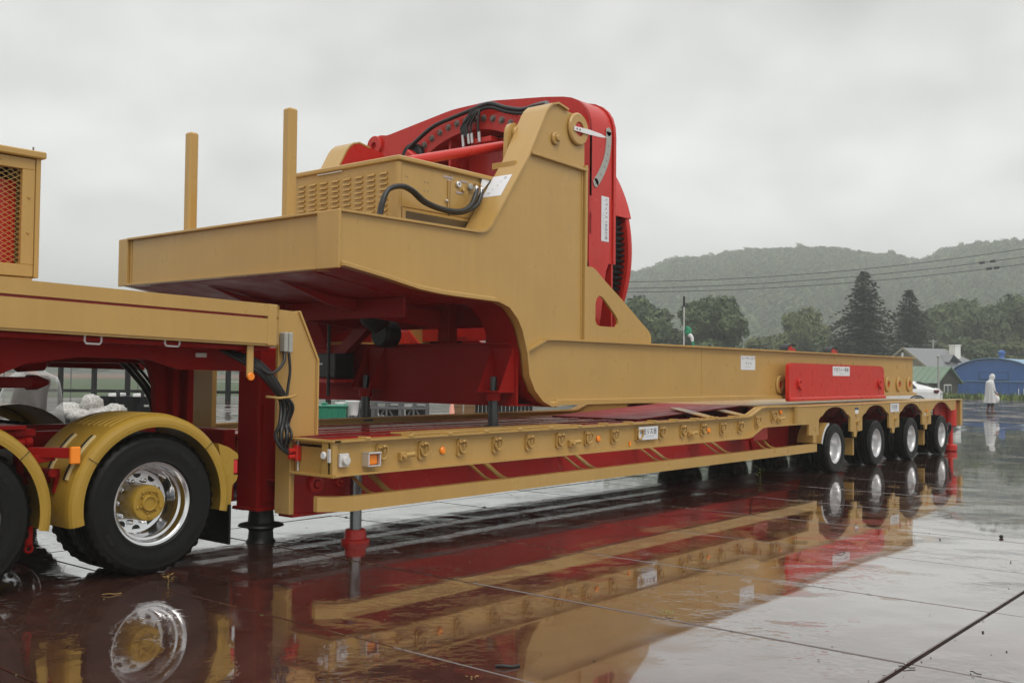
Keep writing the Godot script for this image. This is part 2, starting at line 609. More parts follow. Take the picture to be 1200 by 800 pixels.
# ---------------------------------------------------------------- the ground
func build_ground() -> void:
	var yard := Node3D.new()
	yard.name = "concrete_yard"
	add_child(yard)
	yard.set_meta("kind", "structure")
	var x0 := 0.80 - 1.57 * 4
	var cols := 27
	var zs := [4.57, -1.83, -8.23, -14.63, -21.03]
	struct("joint_bed", MB.new().bx(Vector3(x0, -0.10, -21.03), Vector3(x0 + cols * 1.57, -0.035, 4.57), 0), M.joint, yard)
	var meshes := []
	for k in 2:
		var zl := 6.4
		meshes.append(MB.new().box(Vector3(0, -0.02, 0), Vector3(1.57 - 0.013, 0.04, zl - (0.014 if k == 0 else 0.03)), 0.005).mesh())
	rng.seed = 5
	for i in cols:
		for j in zs.size() - 1:
			var wide: bool = j < 2
			var s := obj("slab", meshes[1 if wide else 0], M.wet, yard)
			s.position = Vector3(x0 + (i + 0.5) * 1.57, rng.randf_range(-0.0022, 0.0), (zs[j] + zs[j + 1]) / 2)
			s.rotation = Vector3(rng.randf_range(-0.0007, 0.0007), rng.randf_range(-0.0006, 0.0006), rng.randf_range(-0.0022, 0.0022))
	var b := MB.new()
	var xe := x0 + cols * 1.57
	var y := -0.004
	for r in [[xe, 78.0, -51.0, 30.0], [-60.0, x0, -51.0, 30.0], [x0, xe, -51.0, -21.03], [x0, xe, 4.57, 30.0]]:
		b.q(Vector3(r[0], y, r[2]), Vector3(r[1], y, r[2]), Vector3(r[1], y, r[3]), Vector3(r[0], y, r[3]), Vector3.UP)
	struct("yard_pavement", b, M.wet_far, yard)
	# road beyond the yard, fields and far ground
	var road := MB.new()
	road.q(Vector3(78, -0.02, -120), Vector3(84, -0.02, -120), Vector3(84, -0.02, 60), Vector3(78, -0.02, 60), Vector3.UP)
	struct("road", road, tri(mat(lin(0.20, 0.20, 0.19), 0.3), 0.2, T.fine))
	var grass_m := tri(mat(lin(0.075, 0.125, 0.035), 0.85), 0.05, T.fine)
	var far := MB.new()
	for r in [[84.0, 1600.0, -1600.0, 600.0], [-800.0, 84.0, -1600.0, -51.0]]:
		far.q(Vector3(r[0], -0.03, r[2]), Vector3(r[1], -0.03, r[2]), Vector3(r[1], -0.03, r[3]), Vector3(r[0], -0.03, r[3]), Vector3.UP)
	struct("grass_field", far, grass_m)
	var soil := MB.new()
	soil.q(Vector3(-200, -0.01, -330), Vector3(330, -0.01, -330), Vector3(330, -0.01, -150), Vector3(-200, -0.01, -150), Vector3.UP)
	struct("bare_soil_field", soil, tri(mat(lin(0.24, 0.135, 0.085), 0.9), 0.05, T.fine))

# ---------------------------------------------------------------- hills, trees, houses
func leaf_crown(sd: int, rx: float, ry: float, leaves: int, size: float, lobes: int, cols: Array) -> ArrayMesh:
	rng.seed = sd
	var b := MB.new()
	var ls := []
	for k in lobes:
		var a := rng.randf() * TAU
		var v := rng.randf_range(-0.75, 0.85)
		var rad := sqrt(maxf(0.0, 1.0 - v * v)) * rng.randf_range(0.35, 0.75)
		ls.append([Vector3(cos(a) * rad * rx, v * ry * 0.72, sin(a) * rad * rx), rng.randf_range(0.30, 0.48) * rx, rng.randf_range(-0.25, 0.25)])
	for i in leaves:
		var l: Array = ls[rng.randi() % ls.size()]
		var d := Vector3(rng.randfn(), rng.randfn(), rng.randfn()).normalized()
		var p: Vector3 = l[0] + d * l[1] * pow(rng.randf(), 0.28) * Vector3(1, 0.8, 1)
		var n := (d + Vector3(rng.randfn(), rng.randfn() + 0.5, rng.randfn()) * 0.55).normalized()
		var x := n.cross(Vector3(rng.randfn(), rng.randfn(), rng.randfn())).normalized()
		var y := n.cross(x)
		var s := size * rng.randf_range(0.6, 1.3)
		var t: float = clampf(rng.randf() * 0.6 + l[2] + 0.2, 0, 1)
		var c: Color = (cols[0] as Color).lerp(cols[1], t)
		b.col = c
		b.t3(p - x * s * 0.5, p + y * s * 0.6, p + x * s * 0.5, n, n, n)
		b.t3(p - x * s * 0.3 - y * s * 0.5, p + x * s * 0.45 + y * s * 0.1, p + x * s * 0.25 - y * s * 0.55, n, n, n)
	return b.mesh()

func trunk_mesh(h: float, r: float, sd: int, limbs: int, spread: float) -> ArrayMesh:
	rng.seed = sd
	var b := MB.new()
	var p := [Vector3(0, -0.1, 0), Vector3(0.04 * h, h * 0.4, 0.02 * h), Vector3(0.0, h * 0.75, -0.02 * h), Vector3(0.02 * h, h, 0)]
	b.tube(bez(p, 4), [r * 1.3, r * 1.1, r, r * 0.95, r * 0.9, r * 0.85, r * 0.8, r * 0.75, r * 0.6, r * 0.5, r * 0.4, r * 0.3, r * 0.2], 8)
	for k in limbs:
		var a := TAU * k / limbs + rng.randf() * 0.6
		var y := h * rng.randf_range(0.38, 0.85)
		var d := Vector3(cos(a), rng.randf_range(0.5, 1.0), sin(a)) * spread * rng.randf_range(0.5, 0.9)
		b.tube([Vector3(0, y, 0), Vector3(0, y, 0) + d * 0.5 + Vector3(0, 0.1, 0), Vector3(0, y, 0) + d], [r * 0.45, r * 0.3, r * 0.1], 6)
	return b.mesh()

func conifer_mesh(sd: int, h: float, rad: float, cols: Array) -> ArrayMesh:
	rng.seed = sd
	var b := MB.new()
	var y := h * 0.10
	while y < h * 0.99:
		var t := y / h
		var rr := rad * 1.5 * pow(1.0 - t, 0.72) * rng.randf_range(0.72, 1.12)
		var nb := int(lerpf(13, 6, t))
		for k in nb:
			var a := TAU * k / nb + rng.randf() * 1.2
			var l := rr * rng.randf_range(0.40, 1.22)
			var dir := Vector3(cos(a), 0, sin(a))
			var side := Vector3(-sin(a), 0, cos(a))
			var steps := maxi(2, int(l / 0.42))
			for s in steps:
				var u := (s + 0.7) / steps
				var c := Vector3(0, y, 0) + dir * l * u + Vector3.UP * (0.30 * l * u - 0.55 * l * u * u)
				var wd := 0.95 * (1.15 - u) * minf(1.0, l / 1.5) + 0.16
				for g in 4:
					var sg := -1.0 if g % 2 == 0 else 1.0
					var col: Color = (cols[0] as Color).lerp(cols[1], rng.randf())
					b.col = col
					var tip := c + side * sg * wd * rng.randf_range(0.6, 1.2) + dir * rng.randf_range(0.0, 0.4) + Vector3(0, rng.randf_range(-0.32, 0.05), 0)
					var n := (Vector3.UP + dir * 0.5 + Vector3(rng.randfn(), rng.randfn(), rng.randfn()) * 0.3).normalized()
					b.t3(c - dir * 0.18, c + dir * 0.2 + Vector3(0, rng.randf_range(-0.15, 0.1), 0), tip, n, n, n)
		y += h * 0.018 * rng.randf_range(0.8, 1.25)
	return b.mesh()

func leaf_mat(col: Color, rough := 0.7) -> StandardMaterial3D:
	var m := mat(col, rough)
	m.vertex_color_use_as_albedo = true
	m.cull_mode = BaseMaterial3D.CULL_DISABLED
	m.backlight_enabled = true
	m.backlight = Color(0.10, 0.12, 0.04)
	return m

func build_far() -> void:
	build_hill()
	build_trees()
	build_houses()
	build_wires()

# height of the ridge, by the compass bearing seen from the yard (degrees right of the trailer's axis)
func ridge(b: float) -> float:
	var t := [[-90.0, 36.0], [-52.0, 38.0], [-34.0, 42.0], [-20.0, 50.0], [-10.0, 58.0], [-5.3, 64.0], [-2.3, 72.0], [2.3, 77.0], [5.0, 78.0], [8.6, 73.0], [10.0, 68.5], [11.4, 75.0], [13.0, 79.0], [15.0, 79.0], [24.0, 84.0], [40.0, 80.0], [60.0, 70.0]]
	for i in t.size() - 1:
		if b <= t[i + 1][0]:
			var u: float = clampf((b - t[i][0]) / (t[i + 1][0] - t[i][0]), 0, 1)
			return lerpf(t[i][1], t[i + 1][1], u * u * (3 - 2 * u))
	return 80.0

func hill_at(bear: float, dist: float, f: FastNoiseLite) -> Vector3:
	var a := deg_to_rad(bear)
	# bearing 0 looks along (0.885, -0.466): the middle of the gap over the trailer's tail
	var x := cos(a) * 0.885 - sin(a) * -0.466
	var z := cos(a) * -0.466 + sin(a) * 0.885
	var t := clampf((dist - 300.0) / 400.0, 0, 1)
	var s := t * t * (3 - 2 * t)
	var y := ridge(bear) * s + f.get_noise_2d(x * dist, z * dist) * 4.0 * s - 0.5 * (1.0 - s)
	if dist > 700.0: y -= (dist - 700.0) * 0.15
	return Vector3(x * dist, y, z * dist)

func build_hill() -> void:
	var f := noise(FastNoiseLite.TYPE_SIMPLEX_SMOOTH, 0.008, 4, 51)
	var b := MB.new()
	var n := 100
	var ds := [300.0, 340.0, 400.0, 460.0, 520.0, 580.0, 640.0, 700.0, 800.0, 950.0]
	for i in n:
		for j in ds.size() - 1:
			var b0 := -90.0 + 150.0 * i / n
			var b1 := -90.0 + 150.0 * (i + 1) / n
			b.q(hill_at(b0, ds[j], f), hill_at(b1, ds[j], f), hill_at(b1, ds[j + 1], f), hill_at(b0, ds[j + 1], f), Vector3.UP)
	struct("hill", b, tri(mat(lin(0.045, 0.06, 0.025), 0.9), 0.03, T.fine))
	# the wood on it: thousands of crowns that read as one mass
	rng.seed = 61
	var mm := MultiMesh.new()
	mm.transform_format = MultiMesh.TRANSFORM_3D
	mm.use_colors = true
	mm.mesh = leaf_crown(62, 1.0, 1.1, 170, 0.42, 7, [Color(0.8, 0.8, 0.8), Color(1.2, 1.2, 1.15)])
	rng.seed = 61
	var tf := []
	var cs := []
	for i in 32000:
		var bear := rng.randf_range(-30.0, 18.0) if i < 26000 else rng.randf_range(-90.0, 50.0)
		var d := 310.0 + 400.0 * sqrt(rng.randf())
		var p := hill_at(bear, d, f)
		var s := rng.randf_range(1.5, 3.7)
		if rng.randf() < 0.06: s *= 1.35
		var bs := Basis(Vector3.UP, rng.randf() * TAU).scaled(Vector3(s, s * rng.randf_range(0.8, 1.35), s))
		tf.append(Transform3D(bs, p + Vector3(0, s * 0.35, 0)))
		var t := rng.randf()
		cs.append(Color(0.052, 0.084, 0.028).lerp(Color(0.135, 0.170, 0.055), t * t))
	mm.instance_count = tf.size()
	for i in tf.size():
		mm.set_instance_transform(i, tf[i])
		mm.set_instance_color(i, cs[i])
	var mi := MultiMeshInstance3D.new()
	mi.name = "hillside_wood"
	mi.multimesh = mm
	var lm := mat(Color.WHITE, 0.85)
	lm.vertex_color_use_as_albedo = true
	mi.material_override = lm
	add_child(mi)
	mi.set_meta("kind", "stuff")
	tag(mi, "hazy grey-green wood covering the long hill behind everything", "woodland")

func build_trees() -> void:
	var bark := tri(mat(lin(0.07, 0.055, 0.045), 0.9), 1.0, T.fine)
	var cols := [[Color(0.036, 0.060, 0.022), Color(0.098, 0.130, 0.044)], [Color(0.056, 0.078, 0.024), Color(0.135, 0.158, 0.052)]]
	var crowns := []
	for k in 4:
		crowns.append(leaf_crown(100 + k, 5.0, 5.6, 7000, 0.62, 26, cols[1 if k == 3 else 0]))
	var trunks := [trunk_mesh(7.5, 0.28, 7, 7, 3.2), trunk_mesh(8.5, 0.24, 8, 6, 3.0)]
	var lm := leaf_mat(Color.WHITE)
	# x, z, height of the crown's middle, scale sideways, scale up, crown, label
	var t := [
		[104.0, -65.3, 5.81, 0.74, 0.98, 0, "rounded broadleaf tree right beside the tall red ring"],
		[104.7, -72.4, 5.61, 0.81, 0.94, 1, "leafy tree half hidden behind the red ring and gusset"],
		[111.3, -64.5, 3.97, 0.57, 0.64, 1, "low broad tree filling the gap between the two big round trees"],
		[105.7, -57.0, 5.75, 0.81, 0.97, 2, "big dome-shaped tree behind the thin pole with the green streamer"],
		[125.7, -59.6, 3.82, 0.69, 0.61, 3, "low pale green bushy tree right of the big dome-shaped tree"],
		[135.3, -58.8, 5.95, 0.77, 1.01, 3, "pale yellowish tree left of the tall dark conifer"],
		[120.4, -48.8, 3.59, 0.52, 0.56, 1, "dark low tree at the left foot of the tall conifer"],
		[157.9, -47.0, 6.91, 0.93, 1.19, 0, "leafy tree right of the smaller conifer, above the grey roof"],
		[161.3, -42.9, 7.13, 0.93, 1.23, 2, "tall leafy tree above the white chimney"],
		[164.7, -38.8, 7.28, 0.97, 1.26, 1, "tall leafy tree above the blue barn's vent, at the picture's edge"],
		[168.5, -34.1, 7.31, 1.02, 1.27, 0, "tall leafy tree at the right end of the wood, cut by the picture edge"],
		[129.8, -40.5, 3.38, 0.61, 0.52, 1, "lower dark tree behind the grey house's roof ridge"],
		[137.5, -37.4, 3.81, 0.67, 0.60, 2, "lower dark tree between the grey house and the blue barn"],
		[140.9, -33.4, 3.51, 0.71, 0.55, 3, "lower tree close behind the blue barn's roof"]]
	rng.seed = 90
	for a in t:
		var o := thing("tree", a[6], "tree", Vector3(a[0], 0, a[1]), "broadleaf trees below the hill")
		var tk := obj("trunk", trunks[rng.randi() % 2], bark, o, true)
		tk.scale = Vector3.ONE * (a[2] / 7.0)
		var c := obj("crown", crowns[a[5]], lm, o, true)
		c.position = Vector3(0, a[2], 0)
		c.scale = Vector3(a[3] * 1.15, a[4] * 1.06, a[3] * 1.15)
		c.rotation.y = rng.randf() * TAU
	var cc := [Color(0.016, 0.026, 0.014), Color(0.042, 0.058, 0.026)]
	for a in [[113.6, -42.6, 13.6, 4.4, 31, "tall dark conifer standing above the trailer's tail"], [124.0, -41.0, 12.2, 3.6, 32, "smaller thin conifer right of the tall dark conifer"]]:
		var o := thing("conifer", a[5], "tree", Vector3(a[0], 0, a[1]), "conifers behind the grey roof")
		obj("trunk", MB.new().tube([Vector3(0, -0.1, 0), Vector3(0, a[2] * 0.5, 0), Vector3(0, a[2] * 0.98, 0)], [0.30, 0.18, 0.03], 8), bark, o, true)
		obj("crown", conifer_mesh(a[4], a[2], a[3], cc), lm, o, true)

func slope_roof(b: MB, ridge0: Vector3, ridge1: Vector3, eave0: Vector3, eave1: Vector3, t := 0.12) -> void:
	var n := (ridge1 - ridge0).cross(eave0 - ridge0).normalized()
	if n.y < 0: n = -n
	b.q(ridge0, ridge1, eave1, eave0, n)
	b.q(ridge0 - n * t, ridge1 - n * t, eave1 - n * t, eave0 - n * t, -n)
	b.q(eave0, eave1, eave1 - n * t, eave0 - n * t, (eave0 - ridge0).normalized())
	b.q(ridge0, eave0, eave0 - n * t, ridge0 - n * t, (ridge0 - ridge1).normalized())
	b.q(ridge1, eave1, eave1 - n * t, ridge1 - n * t, (ridge1 - ridge0).normalized())

func build_houses() -> void:
	# local frames: built round the origin, then turned to face the yard
	var slate := tri(mat(lin(0.30, 0.31, 0.33), 0.35), 0.6, T.fine)
	var cream := tri(mat(lin(0.50, 0.44, 0.34), 0.8), 0.6, T.fine)
	var wall := tri(mat(lin(0.17, 0.16, 0.15), 0.8), 0.6, T.fine)
	var glass := mat(lin(0.05, 0.06, 0.07), 0.06)
	var h := thing("grey_roofed_house", "low house with a grey roof, pointed gable and white chimney", "house", Vector3(102.8, 0, -32.4))
	# x along the ridge (to the right in the view), z towards the viewer
	obj("wall", MB.new().box(Vector3(1.2, 1.2, 0), Vector3(8.2, 2.4, 5.4), 0.02), wall, h, true)
	obj("gable", MB.new().prism(P([-2.7, 2.4, 2.7, 2.4, 0, 4.2]), -2.95, -2.85, 0), cream, h, true)
	var r := MB.new()
	slope_roof(r, Vector3(-3.2, 4.35, 0), Vector3(2.7, 4.35, 0), Vector3(-3.2, 2.2, 3.2), Vector3(5.8, 2.2, 3.2))
	slope_roof(r, Vector3(-3.2, 4.35, 0), Vector3(2.7, 4.35, 0), Vector3(-3.2, 2.2, -3.2), Vector3(5.8, 2.2, -3.2))
	r.t3(Vector3(2.7, 4.35, 0), Vector3(5.8, 2.2, 3.2), Vector3(5.8, 2.2, -3.2), Vector3(0.6, 0.8, 0), Vector3(0.6, 0.8, 0), Vector3(0.6, 0.8, 0))
	var roof := obj("roof", r, slate, h, true)
	obj("chimney", MB.new().box(Vector3(2.75, 3.95, 1.1), Vector3(0.8, 1.4, 0.7), 0.02).box(Vector3(2.75, 4.68, 1.1), Vector3(0.9, 0.1, 0.8), 0.01), mat(lin(0.75, 0.73, 0.66), 0.7), roof, true)
	var dm := MB.new()
	slope_roof(dm, Vector3(0.9, 3.75, 1.0), Vector3(0.9, 3.75, 2.4), Vector3(0.0, 3.0, 2.0), Vector3(0.0, 3.0, 2.6), 0.06)
	slope_roof(dm, Vector3(0.9, 3.75, 1.0), Vector3(0.9, 3.75, 2.4), Vector3(1.9, 3.0, 2.0), Vector3(1.9, 3.0, 2.6), 0.06)
	obj("dormer", dm, slate, roof, true)
	for s in [-1, 1]:
		var bb := MB.new()
		bb.bar(Vector3(-3.3, 4.30, 0), Vector3(-3.3, 2.15, 3.25 * s), 0.08, 0.22)
		obj("bargeboard", bb, cream, h, true)
	obj("gable_ornament", MB.new().box(Vector3(-3.34, 3.6, 0), Vector3(0.06, 0.5, 0.22), 0.02), M.white, h, true)
	var w := obj("window", MB.new().box(Vector3(-2.93, 1.4, 0.6), Vector3(0.06, 1.0, 1.4), 0.01), M.white, h, true)
	obj("pane", MB.new().box(Vector3(-2.97, 1.4, 0.6), Vector3(0.03, 0.84, 1.2), 0.005), glass, w, true)
	h.rotation.y = deg_to_rad(-22)
	# shed with a green roof
	var sh := thing("green_roofed_shed", "small dark shed with a pale green roof beside the white car", "shed", Vector3(88.7, 0, -26.2))
	obj("wall", MB.new().prism(P([-1.25, 0, 1.25, 0, 1.25, 1.25, 0, 2.30, -1.25, 1.25]), 0.0, 6.0, 0), tri(mat(lin(0.065, 0.058, 0.052), 0.85), 1.0, T.fine), sh, true)
	var gr := MB.new()
	slope_roof(gr, Vector3(-0.3, 2.45, 0), Vector3(6.3, 2.45, 0), Vector3(-0.3, 1.05, 1.65), Vector3(6.3, 1.05, 1.65), 0.08)
	slope_roof(gr, Vector3(-0.3, 2.45, 0), Vector3(6.3, 2.45, 0), Vector3(-0.3, 1.05, -1.65), Vector3(6.3, 1.05, -1.65), 0.08)
	obj("roof", gr, tri(mat(lin(0.26, 0.38, 0.27), 0.4), 0.8, T.fine), sh, true)
	for k in 11:
		obj("roof_seam", MB.new().bar(Vector3(-0.2 + k * 0.63, 2.48, -0.02), Vector3(-0.2 + k * 0.63, 1.09, -1.65), 0.05, 0.03), tri(mat(lin(0.22, 0.33, 0.23), 0.4), 0.8), sh, true)
	var sw := obj("window", MB.new().box(Vector3(-0.03, 0.55, -0.1), Vector3(0.06, 0.8, 0.95), 0.01), M.plastic_white, sh, true)
	for k in 2:
		obj("pane", MB.new().box(Vector3(-0.06, 0.55, -0.33 + k * 0.46), Vector3(0.03, 0.64, 0.38), 0.005), glass, sw, true)
	sh.rotation.y = deg_to_rad(70)
	# round-roofed barn
	var bn := thing("blue_barn", "blue round-roofed metal barn with a vent on its ridge", "barn", Vector3(101.6, 0, -26.0))
	var arch := PackedVector2Array([Vector2(3.85, -0.3)])
	for k in 17:
		var a := PI * k / 16
		arch.append(Vector2(3.85 * cos(a), 1.25 + 2.0 * pow(sin(a), 0.9)))
	arch.append(Vector2(-3.85, -0.3))
	var blue := tri(mat(lin(0.025, 0.105, 0.34), 0.45), 0.5, T.grime)
	obj("front_wall", MB.new().prism(arch, -0.15, 0.0, 0), blue, bn, true)
	var rp := PackedVector2Array()
	for k in 17:
		var a := PI * k / 16
		rp.append(Vector2(3.95 * cos(a), 1.25 + 2.08 * pow(sin(a), 0.9)))
	obj("roof", MB.new().prism(MB.ribbon(rp, -0.06), -0.35, 14.0, 0), tri(mat(lin(0.20, 0.36, 0.56), 0.35), 0.5, T.grime), bn, true)
	obj("side_wall", MB.new().bx(Vector3(0, -0.3, 3.70), Vector3(14, 1.3, 3.80), 0.01).bx(Vector3(0, -0.3, -3.80), Vector3(14, 1.3, -3.70), 0.01), blue, bn, true)
	var vt := obj("roof_vent", MB.new().lathe(P([0, 3.2, 0.35, 3.2, 0.25, 3.45, 0.22, 3.75, 0.34, 3.8, 0.34, 4.0, 0.15, 4.15, 0, 4.2]), 16, Basis(), Vector3(2.6, 0, 0)), blue, bn, true)
	vt.name = "roof_vent"
	obj("eave_trim", MB.new().box(Vector3(-0.2, 1.22, 0), Vector3(0.10, 0.10, 7.8), 0.01), tri(mat(lin(0.10, 0.20, 0.36), 0.4), 0.5), bn, true)
	var dr := obj("loft_door", MB.new().box(Vector3(-0.19, 1.72, 0.1), Vector3(0.06, 0.75, 2.6), 0.01), tri(mat(lin(0.02, 0.06, 0.16), 0.5), 0.5), bn, true)
	obj("door_panel", MB.new().box(Vector3(-0.23, 1.70, 0.1), Vector3(0.04, 0.60, 2.4), 0.01), blue, dr, true)
	for k in 11:
		obj("cladding_rib", MB.new().box(Vector3(-0.17, 0.45, -3.5 + k * 0.7), Vector3(0.05, 1.44, 0.05), 0.008), blue, bn, true)
	for k in 2:
		obj("white_marking", MB.new().box(Vector3(-0.22, 0.15, 2.25 + k * 0.45), Vector3(0.03, 0.9, 0.07), 0.004), M.white, bn, true)
	bn.rotation.y = deg_to_rad(-2)
	# verge of weeds along the road's far edge
	rng.seed = 300
	var vg := MB.new()
	for i in 9000:
		var x := 78.3 + rng.randf() * 2.6
		var z := rng.randf_range(-40.0, 5.0)
		var hh := rng.randf_range(0.12, 0.42) * (1.7 if rng.randf() < 0.06 else 1.0)
		vg.col = Color(0.06, 0.09, 0.02).lerp(Color(0.15, 0.21, 0.04), rng.randf())
		var a := rng.randf() * TAU
		var d := Vector3(cos(a), 0, sin(a)) * 0.09
		var n := Vector3(-sin(a), 0.5, cos(a)).normalized()
		vg.t3(Vector3(x, -0.02, z) - d, Vector3(x, -0.02, z) + d, Vector3(x + rng.randfn() * 0.08, hh, z + rng.randfn() * 0.08), n, n, n)
	var vo := obj("verge_weeds", vg, leaf_mat(Color.WHITE))
	vo.set_meta("kind", "stuff")
	tag(vo, "strip of green weeds along the far edge of the yard", "weeds")
	build_car()

func build_car() -> void:
	var c := thing("white_car", "white hatchback parked beyond the trailer's tail", "car", Vector3(46.3, 0, -16.3))
	# built with its tail towards +z, then turned
	var paint := mat(lin(0.72, 0.73, 0.74), 0.2)
	paint.clearcoat_enabled = true
	paint.clearcoat = 0.8
	var body := MB.new()
	# stations along the length: z, half width, bottom, belt, top (roof line), half width of the roof
	var st := [[-2.25, 0.72, 0.30, 0.62, 0.64, 0.60], [-2.0, 0.84, 0.22, 0.76, 0.78, 0.70], [-1.3, 0.90, 0.20, 0.88, 0.92, 0.74], [-0.75, 0.91, 0.20, 0.93, 1.12, 0.66], [-0.2, 0.91, 0.20, 0.95, 1.33, 0.60], [0.5, 0.91, 0.20, 0.97, 1.40, 0.58], [1.2, 0.91, 0.20, 0.99, 1.33, 0.56], [1.75, 0.90, 0.22, 1.00, 1.16, 0.58], [2.1, 0.86, 0.28, 0.98, 1.02, 0.66], [2.25, 0.78, 0.34, 0.84, 0.88, 0.66]]
	var rings := []
	for s in st:
		var rg := []
		for p in [[0.0, s[2]], [s[1] * 0.92, s[2]], [s[1], s[2] + 0.16], [s[1], s[3] - 0.12], [s[1] * 0.96, s[3]], [s[5] + 0.06, lerpf(s[3], s[4], 0.72)], [s[5] * 0.85, s[4] - 0.015], [0.0, s[4]]]:
			rg.append(Vector3(p[0], p[1], s[0]))
		rings.append(rg)
	for sd in [-1.0, 1.0]:
		for i in rings.size() - 1:
			for k in 7:
				var a: Vector3 = rings[i][k]
				var b: Vector3 = rings[i][k + 1]
				var d: Vector3 = rings[i + 1][k]
				var e: Vector3 = rings[i + 1][k + 1]
				var n := (b - a).cross(d - a).normalized()
				var f := Vector3(sd, 1, 1)
				var nn := n * f
				if nn.dot(Vector3(a.x * sd, a.y - 0.6, 0)) < 0: nn = -nn
				body.q4(a * f, b * f, e * f, d * f, nn, nn, nn, nn)
		for en in [0, rings.size() - 1]:
			for k in 6:
				body.t3(rings[en][0] * Vector3(sd, 1, 1), rings[en][k + 1] * Vector3(sd, 1, 1), rings[en][k + 2 if k < 6 else 7] * Vector3(sd, 1, 1), Vector3(0, 0, -1 if en == 0 else 1), Vector3(0, 0, -1 if en == 0 else 1), Vector3(0, 0, -1 if en == 0 else 1))
	obj("body", body, paint, c, true)
	var gl := mat(lin(0.015, 0.017, 0.02), 0.05)
	for sd in [-1.0, 1.0]:
		var w := MB.new()
		w.q(Vector3(0.885 * sd, 1.0, -0.55), Vector3(0.885 * sd, 1.03, 1.35), Vector3(0.665 * sd, 1.27, 1.1), Vector3(0.67 * sd, 1.27, -0.2), Vector3(sd, 0.6, 0).normalized())
		obj("side_window", w, gl, c, true)
		obj("tail_lamp", MB.new().box(Vector3(0.68 * sd, 0.90, 2.12), Vector3(0.46, 0.14, 0.2), 0.03), mat(lin(0.10, 0.012, 0.015), 0.15), c, true)
	var rw := MB.new()
	rw.q(Vector3(-0.6, 1.335, 1.25), Vector3(0.6, 1.335, 1.25), Vector3(0.62, 1.07, 2.02), Vector3(-0.62, 1.07, 2.02), Vector3(0, 0.9, 0.4))
	obj("rear_window", rw, gl, c, true)
	obj("number_plate", MB.new().box(Vector3(0, 0.62, 2.26), Vector3(0.33, 0.16, 0.02), 0.004), M.white, c, true)
	for sd in [-1.0, 1.0]:
		for z in [-1.35, 1.35]:
			var wh := Node3D.new()
			wh.name = "wheel"
			c.add_child(wh, true)
			wh.position = Vector3(0.80 * sd, 0.33, z)
			obj("tyre", MB.new().cyl(Vector3(-0.12, 0, 0), Vector3(0.12, 0, 0), 0.33, 24, 0.04), M.rubber, wh, true)
			obj("rim", MB.new().cyl(Vector3(0.1 * sd, 0, 0), Vector3(0.13 * sd, 0, 0), 0.21, 20, 0.01), M.silver, wh, true)
			obj("wheel_arch", MB.new().ring(Vector3(0.10 * sd, 0, 0), Vector3(0.125 * sd, 0, 0), 0.34, 0.40, 24), M.black, wh, true)
	c.rotation.y = deg_to_rad(12)

